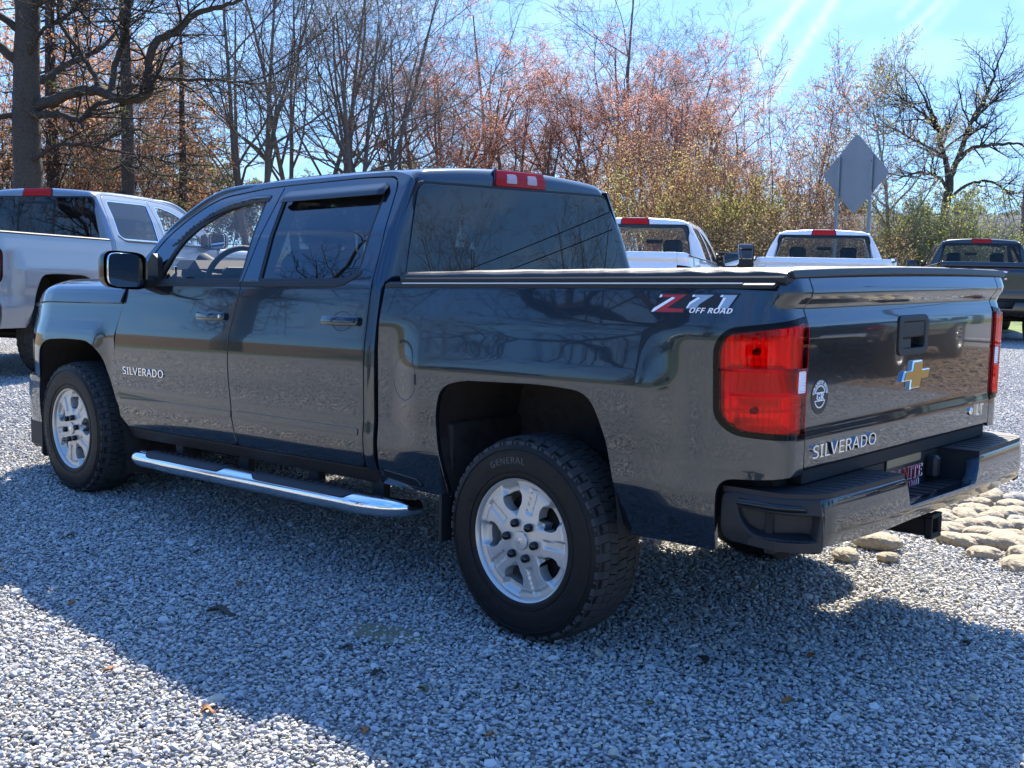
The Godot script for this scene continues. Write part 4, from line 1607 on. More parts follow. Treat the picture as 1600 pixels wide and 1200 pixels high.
func tail_marks(gate: Node3D) -> void:
	var on := func(p: Vector3) -> Vector3:   # reading from behind the truck: the line runs towards the right-hand side
		return f_tail(p.x, p.y) + Vector3(p.z, 0, 0)
	var m := MB.new()
	m.text("SILVERADO", .043, .008, func(p): return on.call(Vector3(.520 - p.x, .815 + p.y, p.z)), false, false, 0.0, 1.55)
	put("badge_lettering", m.mesh(RAKE), mats.chrome, gate)
	m = MB.new()
	m.text("LT", .046, .006, func(p): return on.call(Vector3(-.678 - p.x, .832 + p.y, p.z)), true, false, 0.0, 1.15)
	m.lathe([Vector2(.016, -.004), Vector2(.016, .005), Vector2(.012, .008), Vector2(0, .008)], f_tail(-.585, .832), Vector3.RIGHT, 16)
	put("trim_badge", m.mesh(RAKE), mats.chrome, gate)
	# cross-shaped emblem: bright rim with a gold face
	m = MB.new()
	var place := Transform3D(Basis(Vector3(0, 0, -1), Vector3.UP, Vector3.RIGHT), f_tail(-.025, 1.020) + Vector3(-.001, 0, 0))
	m.prism(bowtie(.245, .108), .014, place, .005)
	var em := put("emblem", m.mesh(RAKE), mats.chrome, gate)
	m = MB.new()
	m.prism(bowtie(.222, .088), .003, place.translated_local(Vector3(0, 0, .0132)), .001)
	put("emblem_face", m.mesh(RAKE), mats.gold, gate)
	# round dealer sticker
	m = MB.new()
	var at := Vector2(.700, .995)
	var lay := func(p: Vector3) -> Vector3:
		return on.call(Vector3(at.x - p.x, at.y + p.y, p.z))
	var ring := func(r0: float, r1: float, h: float) -> void:
		for k in 48:
			var a := TAU * k / 48
			var b := TAU * (k + 1) / 48
			m.face([lay.call(Vector3(cos(a) * r0, sin(a) * r0, h)), lay.call(Vector3(cos(b) * r0, sin(b) * r0, h)), lay.call(Vector3(cos(b) * r1, sin(b) * r1, h)), lay.call(Vector3(cos(a) * r1, sin(a) * r1, h))], Vector3.RIGHT)
	ring.call(.0, .0575, .0012)
	put("sticker_ground", m.mesh(RAKE), mats.print_dark, gate)
	m = MB.new()
	ring.call(.0575, .061, .0016)
	for up in [1.0, -1.0]:
		for k in 20:   # half-moons above and below the letters
			var a := .35 + (PI - .70) * k / 20
			var b := .35 + (PI - .70) * (k + 1) / 20
			m.face([lay.call(Vector3(cos(a) * .034, up * sin(a) * .034, .0018)), lay.call(Vector3(cos(b) * .034, up * sin(b) * .034, .0018)), lay.call(Vector3(cos(b) * .038, up * sin(b) * .038, .0018)), lay.call(Vector3(cos(a) * .038, up * sin(a) * .038, .0018))], Vector3.RIGHT)
		m.face([lay.call(Vector3(-.0355, up * .0115, .0018)), lay.call(Vector3(.0355, up * .0115, .0018)), lay.call(Vector3(.0355, up * .0150, .0018)), lay.call(Vector3(-.0355, up * .0150, .0018))], Vector3.RIGHT)
	m.text("GR", .0215, .001, func(p): return lay.call(Vector3(p.x, p.y, p.z + .0016)), true, true, 0.0, 1.15)
	m.text("GRANITE RUN", .0115, .001, func(p):
		var a: float = p.x / .0475
		var r: float = .0475 + p.y
		return lay.call(Vector3(sin(a) * r, cos(a) * r, p.z + .0016)), true, true, 0.0, 1.15)
	put("sticker_print", m.mesh(RAKE), mats.print_white, gate)
	# dealer plate in the bumper recess
	m = MB.new()
	var pl := Transform3D(Basis(Vector3(0, 0, -1), Vector3.UP, Vector3.RIGHT), Vector3(1.048, .645, -.01))
	var root: Node = gate.get_parent()
	m.prism(rounded([Vector2(-.152, -.062), Vector2(.152, -.062), Vector2(.152, .075), Vector2(-.152, .075)], .012), .003, pl, .001)
	var plate := put("license_plate", m.mesh(RAKE), mats.plate, root)
	for q in [["GRANITE", .046, -.004, mats.print_red], ["RUN.com", .040, -.044, mats.print_red]]:
		m = MB.new()
		m.text(q[0], q[1], .001, func(p): return pl * Vector3(p.x, p.y + q[2], p.z + .0042), true, true, 0.0, 1.06)
		put("plate_lettering", m.mesh(RAKE), q[3], plate)
		var e := MB.new()
		e.text(q[0], q[1] * 1.06, .001, func(p): return pl * Vector3(p.x * .99 + .001, p.y + q[2] - .001, p.z + .0032), true, true, 0.0, 1.075)
		put("plate_lettering_edge", e.mesh(RAKE), mats.print_white, plate)
	m = MB.new()
	m.prism(rounded([Vector2(-.148, .036), Vector2(.148, .036), Vector2(.148, .071), Vector2(-.148, .071)], .01), .001, pl.translated_local(Vector3(0, 0, .003)))
	put("plate_picture", m.mesh(RAKE), mats.plate_sky, plate)

func interior(root: Node3D) -> void:
	put("dashboard", shape("dash", func():
		var m := MB.new()
		m.box(Vector3(-3.06, 1.30, 0), Vector3(.40, .28, 1.66), .09)
		m.box(Vector3(-2.98, 1.43, .40), Vector3(.26, .13, .46), .05)
		m.box(Vector3(-2.90, 1.31, -.02), Vector3(.16, .30, .36), .03)
		m.box(Vector3(-2.62, .90, 0), Vector3(1.0, .36, .32), .04)
		for s in [.72, -.72]:
			m.box(Vector3(-2.89, 1.36, s), Vector3(.04, .12, .10), .02)
		return m), mats.dash, root)
	put("screen_bezel", shape("bezel", func():
		var m := MB.new()
		for s in [1.0, -1.0]:
			m.box(Vector3(-2.815, 1.37, s * .145 - .02), Vector3(.014, .17, .020), .004)
			m.box(Vector3(-2.815, 1.41, s * .05 - .02), Vector3(.014, .03, .014), .004)
		m.box(Vector3(-2.815, 1.452, -.02), Vector3(.014, .016, .30), .004)
		m.box(Vector3(-2.875, 1.40, .72), Vector3(.02, .12, .016), .004)
		return m), mats.chrome, root)
	var wheel := sub("steering_wheel", root)
	wheel.position = Vector3(-2.765, 1.395 + RAKE * -2.765, .40)
	wheel.rotation = Vector3(0, 0, -.42)
	var m := MB.new()
	var ring := PackedVector3Array()
	var rr := PackedFloat32Array()
	for k in 41:
		var a := TAU * k / 40
		ring.append(Vector3(0, cos(a) * .185, sin(a) * .185))
		rr.append(.0165)
	m.tube(ring, rr, 10, false, Vector2.ONE, Vector3.RIGHT)
	put("wheel_rim", m.mesh(), mats.dash, wheel)
	m = MB.new()
	m.box(Vector3(-.02, -.01, 0), Vector3(.07, .13, .17), .03)
	for a in [0.0, PI, PI * 1.5]:
		m.box(Vector3(-.01, sin(a) * .12, cos(a) * .12), Vector3(.025, .035 if a < 4.0 else .12, .11 if a < 4.0 else .05), .01)
	m.tube(PackedVector3Array([Vector3(-.02, -.02, 0), Vector3(-.35, -.06, 0)]), PackedFloat32Array([.045, .05]), 10)
	m.tube(PackedVector3Array([Vector3(-.06, -.02, .05), Vector3(-.05, .01, .20)]), PackedFloat32Array([.008, .010]), 6)
	put("wheel_hub", m.mesh(), mats.dash, wheel)
	m = MB.new()
	var arc := PackedVector3Array()
	var ar := PackedFloat32Array()
	for k in 15:
		var a := PI * .62 + PI * .76 * k / 14
		arc.append(Vector3(.018, cos(a) * .10 + .03, sin(a) * .10))
		ar.append(.005)
	m.tube(arc, ar, 6)
	put("wheel_trim", m.mesh(), mats.chrome, wheel)
	for q in [[-2.28, .40, .50], [-2.28, -.40, .50], [-1.50, .36, .62], [-1.50, -.36, .62]]:
		var s := MB.new()
		var lean := Basis(Vector3(0, 0, 1), -.22)
		s.box(Vector3(q[0] - .02, .95, q[1]), Vector3(.54, .18, q[2]), .06)
		s.box(Vector3(q[0] + .28, 1.24, q[1]), Vector3(.17, .60, q[2]), .06, lean)
		s.box(Vector3(q[0] + .36, 1.63, q[1]), Vector3(.10, .19, .26), .04, lean)
		put("seat", s.mesh(RAKE), mats.seat, root)
	put("headliner", shape("liner", func():
		var s := MB.new()
		s.box(Vector3(-1.75, 1.832, 0), Vector3(1.55, .02, 1.18), .008)
		s.box(Vector3(-2.50, 1.775, 0), Vector3(.10, .05, .24), .02)
		s.box(Vector3(-2.54, 1.66, -.02), Vector3(.04, .065, .24), .02)
		return s), mats.headliner, root)
	# inner pillar trims
	var b := both("pillar_trim", func():
		var s := MB.new()
		s.tube(PackedVector3Array([Vector3(-2.98, 1.38, .815), Vector3(-2.78, 1.61, .755), Vector3(-2.60, 1.74, .70), Vector3(-2.42, 1.81, .655)]), PackedFloat32Array([.035, .035, .035, .03]), 8)
		s.box(Vector3(-1.90, 1.60, .735), Vector3(.16, .50, .03), .01, Basis(Vector3(1, 0, 0), -.42))
		return s)
	for k in 2:
		put("pillar_trim", b[k], mats.headliner, root)
	b = both("door_card", func():
		var s := MB.new()
		s.box(Vector3(-1.98, 1.0, .865), Vector3(2.0, .72, .05), .02)
		s.box(Vector3(-2.45, 1.26, .84), Vector3(.55, .07, .05), .02)
		return s)
	for k in 2:
		put("door_card", b[k], mats.dash, root)

# ---------------------------------------------------------------- trees
class Growth:
	var wood := MB.new()
	var twigs := MB.new()
	var tips := []
	var rng := RandomNumberGenerator.new()
	var kids := [9, 7, 6, 5]
	var ratio := [.62, .55, .5, .45]
	var angle := [42.0, 45.0, 45.0, 45.0]
	var lift := [.05, .10, .06, .04, .03]
	var wob := [.08, .14, .20, .25, .28]
	var segs := [8, 7, 5, 4, 3]
	var sides := [10, 7, 5, 4, 3]
	var start := [.30, .25, .20, .15]
	var levels := 4
	var thin := .0045
	var split := 2

	func axis(d: Vector3) -> Vector3:
		var s := d.cross(Vector3.UP)
		if s.length_squared() < .01:
			s = d.cross(Vector3.RIGHT)
		return s.normalized()

	func branch(p: Vector3, d: Vector3, len: float, r: float, level: int) -> void:
		var n: int = segs[level]
		var pts := PackedVector3Array([p])
		var rad := PackedFloat32Array([r])
		var dirs := [d]
		var end_r := maxf(r * (.28 if level > 0 else .22), thin)
		for k in n:
			var w: float = wob[level]
			d = (d + Vector3(rng.randfn(), rng.randfn() * .7, rng.randfn()) * w + Vector3.UP * lift[level]).normalized()
			p += d * len / n
			pts.append(p)
			dirs.append(d)
			rad.append(maxf(lerpf(r, end_r, float(k + 1) / n), thin))
		if level == 0:
			rad[0] = r * 1.25
		(wood if level < split else twigs).tube(pts, rad, sides[level], false)
		if level >= levels:
			tips.append([p, d, pts[n - 1]])
			return
		var count: int = kids[level]
		var spin := rng.randf() * TAU
		for j in count:
			var t: float = lerpf(start[level], 1.0, (j + rng.randf()) / count)
			var at := t * n
			var k := mini(int(at), n - 1)
			var q := pts[k].lerp(pts[k + 1], at - k)
			var base: Vector3 = dirs[k]
			spin += 2.4 + rng.randf_range(-.4, .4)
			var side := axis(base).rotated(base, spin)
			var a: float = deg_to_rad(angle[level] * rng.randf_range(.65, 1.25)) * (1.15 - .4 * t)
			var cd := (base * cos(a) + side * sin(a)).normalized()
			if cd.y < -.25:
				cd.y *= -.3
				cd = cd.normalized()
			var rr: float = lerpf(rad[k], rad[k + 1], at - k)
			branch(q, cd, len * ratio[level] * (1.15 - .55 * t) * rng.randf_range(.75, 1.2), maxf(rr * rng.randf_range(.45, .68), thin), level + 1)
		tips.append([p, d, pts[n - 1]])

	# small faces at and near the twig ends
	func leaves(per_tip: int, size: float, spread: float, colors: Array, back := .0) -> MB:
		var m := MB.new()
		m.colored = true
		for tp in tips:
			for k in per_tip:
				var w := rng.randf()
				var c: Vector3 = tp[2].lerp(tp[0], w * 1.1) + Vector3(rng.randfn(), rng.randfn(), rng.randfn()) * spread
				var nn := Vector3(rng.randfn(), rng.randfn() + .3, rng.randfn()).normalized()
				var s := axis(nn).rotated(nn, rng.randf() * TAU) * size * rng.randf_range(.6, 1.3)
				var q := nn.cross(s) * rng.randf_range(.45, .75)
				var col: Color = colors[rng.randi() % colors.size()]
				var f := rng.randf_range(.75, 1.2)
				m.tint = Color(col.r * f, col.g * f, col.b * f)
				var a := m.add(c - s, nn)
				var b := m.add(c + q * .9 - s * .1, nn)
				var e := m.add(c + s, nn)
				var g := m.add(c - q * .9 + s * .1, nn)
				m.quad(a, b, e, g)
		return m

func finish_tree(o: Node3D, g: Growth, bark: Material, twig: Material, leaf: MB = null, leaf_mat: Material = null, leaf_name := "buds") -> Node3D:
	put("trunk", g.wood.mesh(), bark, o)
	if g.twigs.v.size():
		put("branches", g.twigs.mesh(), twig, o)
	if leaf:
		var l := put(leaf_name, leaf.mesh(), leaf_mat, o)
		l.set_meta("kind", "stuff")
	return o

# tall bare tree with a few rising stems
func bare_tree(o: Node3D, seed_: int, height: float, stems: int, spread: float, radius: float, bark: Material, twig: Material, buds := [], bud_n := 0, bud_size := .05) -> Node3D:
	var g := Growth.new()
	g.rng.seed = seed_
	g.kids = [7, 7, 5, 4] if stems > 1 else [12, 7, 6, 5]
	g.ratio = [.56, .55, .52, .5]
	g.angle = [54.0, 52.0, 50.0, 52.0]
	g.lift = [.035, .045, .03, .02, .02]
	g.wob = [.06, .15, .22, .26, .30]
	g.start = [.25, .22, .18, .15]
	for k in stems:
		var a := TAU * k / stems + g.rng.randf()
		var lean := spread * g.rng.randf_range(.5, 1.1) if stems > 1 else spread * .2
		var d := Vector3(cos(a) * lean, 1.0, sin(a) * lean).normalized()
		g.branch(Vector3(cos(a), 0, sin(a)) * radius * (.8 if stems > 1 else 0.0), d, height * g.rng.randf_range(.80, .98) * .86, radius * g.rng.randf_range(.75, 1.0), 0)
	var lf: MB = null
	if bud_n > 0:
		lf = g.leaves(bud_n, bud_size, .09, buds)
	return finish_tree(o, g, bark, twig, lf, mats.bud)

# many thin stems from the ground with young leaves
func thicket(o: Node3D, seed_: int, height: float, width: float, stems: int, twig: Material, colors: Array, per_tip: int, size: float) -> Node3D:
	var g := Growth.new()
	g.rng.seed = seed_
	g.levels = 3
	g.kids = [8, 6, 4]
	g.ratio = [.45, .5, .5]
	g.angle = [34.0, 44.0, 50.0]
	g.lift = [.05, .06, .04, .02]
	g.wob = [.09, .16, .22, .3]
	g.segs = [7, 5, 4, 3]
	g.sides = [5, 4, 3, 3]
	g.start = [.15, .15, .15]
	g.split = 1
	g.thin = .005
	for k in stems:
		var a := g.rng.randf() * TAU
		var r := sqrt(g.rng.randf()) * width * .5
		var d := Vector3(cos(a) * .28 * r / (width * .5) + g.rng.randfn() * .08, 1.0, sin(a) * .28 * r / (width * .5) + g.rng.randfn() * .08).normalized()
		g.branch(Vector3(cos(a) * r * .6, 0, sin(a) * r * .6), d, height * g.rng.randf_range(.55, 1.0), .012 + .008 * height * .35 * g.rng.randf_range(.6, 1.2), 0)
	return finish_tree(o, g, twig, twig, g.leaves(per_tip, size, .10, colors) if per_tip > 0 else null, mats.leaf, "leaves")

# conifer: straight stem, tiers of boughs that carry needle sprays
func conifer(o: Node3D, seed_: int, height: float, width: float, tiers: int, sparse: float, bark: Material, colors: Array) -> Node3D:
	var rng := RandomNumberGenerator.new()
	rng.seed = seed_
	var wood := MB.new()
	var boughs := MB.new()
	var nd := MB.new()
	nd.colored = true
	wood.tube(PackedVector3Array([Vector3.ZERO, Vector3(.03, height * .4, 0), Vector3(-.03, height * .75, .02), Vector3(0, height, 0)]), PackedFloat32Array([height * .016, height * .012, height * .007, .01]), 8, false)
	for k in tiers:
		var t := (k + rng.randf() * .6) / tiers
		var y := lerpf(height * .10, height * .98, t)
		var reach := width * .5 * pow(1.0 - t, .8) + .15
		var n := 6 if sparse < .5 else 4
		var a0 := rng.randf() * TAU
		for j in n:
			if rng.randf() < sparse * .3:
				continue
			var a := a0 + TAU * j / n + rng.randf_range(-.25, .25)
			var len := reach * rng.randf_range(.65, 1.1)
			var out := Vector3(cos(a), 0, sin(a))
			var pts := PackedVector3Array()
			var rr := PackedFloat32Array()
			for s in 6:
				var w := s / 5.0
				pts.append(Vector3(0, y, 0) + out * len * w + Vector3.UP * (-.28 * len * w + .16 * len * w * w) + Vector3(rng.randfn(), rng.randfn(), rng.randfn()) * .02 * len)
				rr.append(lerpf(.012 + height * .0018, .005, w))
			boughs.tube(pts, rr, 4, false)
			var sprays := int(len * (26.0 if sparse < .5 else 9.0)) + 3
			for q in sprays:
				var w := lerpf(.25, 1.0, rng.randf())
				var s := w * 5.0
				var i := mini(int(s), 4)
				var c := pts[i].lerp(pts[i + 1], s - i) + Vector3(rng.randfn(), rng.randfn() * .5, rng.randfn()) * .09 * (.5 + len * .3)
				var dir := (out + Vector3(rng.randfn(), rng.randfn() * .4, rng.randfn()) * .9).normalized()
				var col: Color = colors[rng.randi() % colors.size()]
				var f := rng.randf_range(.7, 1.25)
				nd.tint = Color(col.r * f, col.g * f, col.b * f)
				for b in 4:   # a tuft of needles
					var nn := Vector3(rng.randfn(), rng.randfn(), rng.randfn()).normalized()
					var d2 := (dir + nn * .6).normalized()
					var sd := d2.cross(nn).normalized() * .012
					var l := rng.randf_range(.10, .20)
					var p0 := nd.add(c - sd, nn)
					var p1 := nd.add(c + sd, nn)
					var p2 := nd.add(c + d2 * l + sd * .3, nn)
					nd.tri(p0, p1, p2)
	put("trunk", wood.mesh(), bark, o)
	put("branches", boughs.mesh(), bark, o)
	var l := put("needles", nd.mesh(), mats.leaf, o)
	l.set_meta("kind", "stuff")
	return o

# the big old tree on the left: trunk and limbs follow the photograph, fine growth is added
func old_oak(o: Node3D) -> Node3D:
	var g := Growth.new()
	g.rng.seed = 77
	g.levels = 4
	g.kids = [0, 9, 7, 5]
	g.ratio = [.5, .45, .5, .5]
	g.angle = [45.0, 52.0, 50.0, 50.0]
	g.lift = [.0, .05, .04, .02, .01]
	g.wob = [.05, .14, .2, .26, .3]
	g.start = [.1, .15, .1, .1]
	var trunk := [[.02, 0, 0, .40], [.02, 1.2, 0, .35], [0, 2.9, 0, .31], [.02, 4.4, 0, .285], [.05, 5.6, 0, .26], [.12, 7.0, .0, .235], [.14, 9.0, .1, .20], [.2, 11.5, .1, .15], [.1, 14.0, 0, .07]]
	# limbs: points along the picture plane (right, up, towards the viewer) and thickness
	var limbs := [
		[[.05, 4.62, 0, .16], [.58, 4.70, .1, .135], [.96, 4.84, .2, .125], [1.3, 4.94, .3, .12], [1.77, 4.94, .3, .115], [2.25, 4.77, .35, .11], [2.7, 4.8, .35, .10], [2.9, 4.96, .3, .095], [2.9, 5.26, .3, .09], [2.92, 5.6, .3, .085], [3.06, 6.0, .3, .075], [3.5, 6.3, .2, .06], [3.87, 6.67, .1, .045], [4.6, 6.9, .1, .03], [5.6, 7.3, 0, .015]],
		[[.1, 4.42, .1, .10], [.85, 4.39, .3, .08], [1.4, 4.29, .4, .07], [1.6, 4.46, .5, .06], [1.94, 4.64, .5, .05], [2.6, 4.75, .6, .02]],
		[[2.04, 4.95, .3, .075], [2.15, 5.6, .2, .065], [2.36, 6.17, .2, .05], [2.5, 7.0, .2, .04], [2.7, 8.4, .2, .02]],
		[[1.8, 5.0, .3, .065], [1.45, 5.6, .1, .055], [1.0, 6.2, .0, .045], [.8, 6.6, 0, .035], [.9, 7.6, 0, .02]],
		[[.15, 6.75, 0, .12], [.5, 6.95, .1, .10], [1.3, 7.15, .3, .07], [2.6, 7.5, .3, .05], [4.0, 7.6, .3, .02]],
		[[0, 5.45, 0, .12], [-.35, 5.8, .1, .10], [-.8, 6.15, .2, .08], [-1.8, 7.0, .2, .05], [-2.6, 8.2, .2, .02]],
		[[0, 4.38, 0, .075], [-.7, 4.36, .1, .06], [-1.6, 4.45, .2, .05], [-2.8, 4.3, .2, .02]],
		[[0, 6.2, 0, .09], [-.5, 6.6, .2, .07], [-1.4, 6.9, .3, .05], [-2.4, 7.8, .3, .02]],
		[[.1, 5.0, 0, .09], [.5, 5.6, -.8, .07], [1.2, 6.3, -1.8, .05], [1.6, 7.4, -2.6, .02]],
		[[.15, 8.6, .1, .13], [-.8, 9.6, .4, .09], [-1.6, 11.0, .6, .05], [-2.0, 12.6, .6, .02]],
		[[.15, 9.6, .1, .11], [1.2, 10.6, .2, .08], [2.2, 12.0, .2, .04], [2.8, 13.4, .2, .02]],
		[[.1, 3.3, .1, .055], [.7, 3.62, .5, .045], [1.2, 3.7, .9, .035], [2.2, 3.6, 1.1, .025], [3.4, 3.4, 1.3, .012]],
		[[.1, 5.6, .1, .05], [.7, 6.2, .6, .04], [1.4, 6.3, 1.2, .03], [2.0, 6.9, 1.4, .02]],
		[[2.9, 5.3, .3, .05], [3.6, 5.2, .4, .04], [4.4, 5.2, .5, .03], [5.4, 5.1, .6, .012]],
	]
	var lay := func(list: Array, kids: int) -> void:
		var c3 := Curve3D.new()
		for k in list.size():
			var a: Array = list[maxi(k - 1, 0)]
			var b: Array = list[mini(k + 1, list.size() - 1)]
			var t := Vector3(b[0] - a[0], b[1] - a[1], b[2] - a[2]) / 6.0
			c3.add_point(Vector3(list[k][0], list[k][1], list[k][2]), -t, t)
		var n: int = list.size() * 4
		var pts := PackedVector3Array()
		var rr := PackedFloat32Array()
		for k in n + 1:
			var w := float(k) / n
			pts.append(c3.sample_baked(c3.get_baked_length() * w, true) + Vector3(g.rng.randfn(), g.rng.randfn(), g.rng.randfn()) * .012)
			var s: float = w * (list.size() - 1)
			var i := mini(int(s), list.size() - 2)
			rr.append(lerpf(list[i][3], list[i + 1][3], s - i))
		g.wood.tube(pts, rr, 12 if kids == 0 else 8, false)
		for j in kids:
			var k := g.rng.randi_range(int(n * .2), n - 1)
			var base := (pts[k + 1] - pts[k]).normalized()
			var side := g.axis(base).rotated(base, g.rng.randf() * TAU)
			var a := g.rng.randf_range(.6, 1.2)
			g.branch(pts[k], (base * cos(a) + side * sin(a)).normalized(), g.rng.randf_range(.9, 2.2), maxf(.02, rr[k] * .4), 2)
		g.branch(pts[n], (pts[n] - pts[n - 1]).normalized(), 1.6, rr[n], 2)
	lay.call(trunk, 0)
	for l in limbs:
		lay.call(l, 12)
	return finish_tree(o, g, mats.bark_dark, mats.twig_dark)

# spreading dark tree on the right: forked trunk with long arching limbs
func spreading_tree(o: Node3D) -> Node3D:
	var g := Growth.new()
	g.rng.seed = 31
	g.levels = 4
	g.kids = [0, 8, 6, 5]
	g.ratio = [.5, .5, .5, .5]
	g.angle = [45.0, 48.0, 50.0, 52.0]
	g.lift = [.0, .07, .06, .05, .03]
	g.wob = [.05, .14, .2, .26, .3]
	g.start = [.1, .2, .15, .1]
	var lists := [
		[[0, 0, 0, .19], [-.02, 1.4, 0, .15], [-.06, 2.8, 0, .138], [.0, 3.6, 0, .135], [.02, 4.2, 0, .13]],
		[[.0, 4.05, 0, .10], [-.18, 4.63, .1, .085], [-.35, 5.1, .1, .075], [-.45, 5.6, .1, .065], [-.67, 5.95, .2, .055], [-1.0, 6.6, .2, .03]],
		[[.02, 4.05, 0, .11], [.18, 4.57, 0, .095], [.35, 5.06, .0, .08], [.57, 5.8, .0, .07], [.78, 6.15, .0, .06], [1.1, 7.0, .1, .045], [1.3, 7.8, .1, .025]],
		[[.2, 4.6, 0, .075], [.4, 4.85, .1, .065], [.67, 5.06, .2, .055], [1.47, 5.16, .3, .045], [2.0, 5.16, .4, .03], [2.5, 4.9, .5, .015]],
		[[.57, 5.8, 0, .055], [1.2, 6.4, -.3, .04], [1.8, 7.0, -.4, .02]],
		[[-.04, 3.8, 0, .055], [-.16, 3.9, .1, .05], [-.45, 4.14, .2, .045], [-1.1, 4.24, .3, .03], [-1.8, 4.0, .3, .015]],
		[[.0, 3.4, 0, .06], [.25, 3.68, .1, .052], [.57, 3.92, .1, .045], [1.16, 4.04, .2, .04], [1.63, 3.77, .3, .03], [2.0, 3.45, .3, .015]],
		[[-.45, 5.6, .1, .05], [-1.3, 6.2, .4, .035], [-2.0, 6.6, .5, .015]],
		[[-.25, 4.8, .1, .05], [-1.0, 5.3, -.4, .035], [-1.9, 5.8, -.6, .015]],
	]
	for li in lists.size():
		var list: Array = lists[li]
		var c3 := Curve3D.new()
		for k in list.size():
			var a: Array = list[maxi(k - 1, 0)]
			var b: Array = list[mini(k + 1, list.size() - 1)]
			var t := Vector3(b[0] - a[0], b[1] - a[1], b[2] - a[2]) / 6.0
			c3.add_point(Vector3(list[k][0], list[k][1], list[k][2]), -t, t)
		var n: int = list.size() * 4
		var pts := PackedVector3Array()
		var rr := PackedFloat32Array()
		for k in n + 1:
			var w := float(k) / n
			pts.append(c3.sample_baked(c3.get_baked_length() * w, true) + Vector3(g.rng.randfn(), g.rng.randfn(), g.rng.randfn()) * .015)
			var s: float = w * (list.size() - 1)
			var i := mini(int(s), list.size() - 2)
			rr.append(lerpf(list[i][3], list[i + 1][3], s - i))
		g.wood.tube(pts, rr, 8, false)
		if li == 0:
			continue
		for j in 14:
			var k := g.rng.randi_range(int(n * .25), n - 1)
			var base := (pts[k + 1] - pts[k]).normalized()
			var side := g.axis(base).rotated(base, g.rng.randf() * TAU)
			var a := g.rng.randf_range(.6, 1.2)
			g.branch(pts[k], (base * cos(a) + side * sin(a)).normalized(), g.rng.randf_range(.8, 1.7), maxf(.02, rr[k] * .5), 2)
		g.branch(pts[n], (pts[n] - pts[n - 1]).normalized(), 1.3, rr[n], 2)
	return finish_tree(o, g, mats.bark_dark, mats.twig_dark)

# ---------------------------------------------------------------- ground and setting
func land(x: float, z: float) -> float:
	var d := Vector2(x + 9.8, z + 1.5).length()
	var h := .21 * smoothstep(7.0, 3.0, d)
	h += .0 + .5 * smoothstep(30.0, 70.0, -x) + .0
	return h

var ico_p := []
var ico_f := []

func stone(m: MB, rng: RandomNumberGenerator, c: Vector3, size: float, flat_: float) -> void:
	if ico_p.is_empty():
		var g := (1.0 + sqrt(5.0)) / 2.0
		for q in [[-1, g, 0], [1, g, 0], [-1, -g, 0], [1, -g, 0], [0, -1, g], [0, 1, g], [0, -1, -g], [0, 1, -g], [g, 0, -1], [g, 0, 1], [-g, 0, -1], [-g, 0, 1]]:
			ico_p.append(Vector3(q[0], q[1], q[2]).normalized())
		ico_f = [[0, 11, 5], [0, 5, 1], [0, 1, 7], [0, 7, 10], [0, 10, 11], [1, 5, 9], [5, 11, 4], [11, 10, 2], [10, 7, 6], [7, 1, 8], [3, 9, 4], [3, 4, 2], [3, 2, 6], [3, 6, 8], [3, 8, 9], [4, 9, 5], [2, 4, 11], [6, 2, 10], [8, 6, 7], [9, 8, 1]]
	var s := Vector3(size * rng.randf_range(.75, 1.3), size * rng.randf_range(.30, .62) * flat_, size * rng.randf_range(.55, .95)) * .56
	var turn := Basis(Vector3.UP, rng.randf() * TAU) * Basis(Vector3.RIGHT, rng.randfn() * .38) * Basis(Vector3.BACK, rng.randfn() * .30)
	var own := Basis(Vector3(rng.randfn(), rng.randfn(), rng.randfn()).normalized(), rng.randf() * TAU)
	var p := []
	for q in ico_p:
		var d: Vector3 = own * q
		# squared towards a block, each corner knocked about
		d = d / pow(maxf(absf(d.x), maxf(absf(d.y), absf(d.z))), .75)
		p.append(c + turn * (d * s * rng.randf_range(.78, 1.18)))
	for f in ico_f:
		if f[0] == 3 and rng.randf() < .7:
			pass
		m.face([p[f[0]], p[f[1]], p[f[2]]], (p[f[0]] + p[f[1]] + p[f[2]]) / 3.0 - c)

const TILE := .6

func gravel_tile(seed_: int, cols: Array, mean := .0135) -> ArrayMesh:
	var rng := RandomNumberGenerator.new()
	rng.seed = seed_
	var m := MB.new()
	m.colored = true
	for layer in 2:
		var n := int((24 if layer == 0 else 20) * .019 / mean)
		for i in n:
			for j in n:
				var x := (i + rng.randf_range(-.1, 1.1)) / n * TILE - TILE / 2.0
				var z := (j + rng.randf_range(-.1, 1.1)) / n * TILE - TILE / 2.0
				var size := mean * exp(rng.randfn() * .30)
				if rng.randf() < .04:
					size *= 1.45
				var col: Color = cols[rng.randi() % cols.size()]
				var f := rng.randf_range(.8, 1.2)
				m.tint = Color(col.r * f, col.g * f, col.b * f)
				stone(m, rng, Vector3(x, -.005 + layer * .009 + rng.randf() * .008, z), size, 1.0)
	return m.mesh()

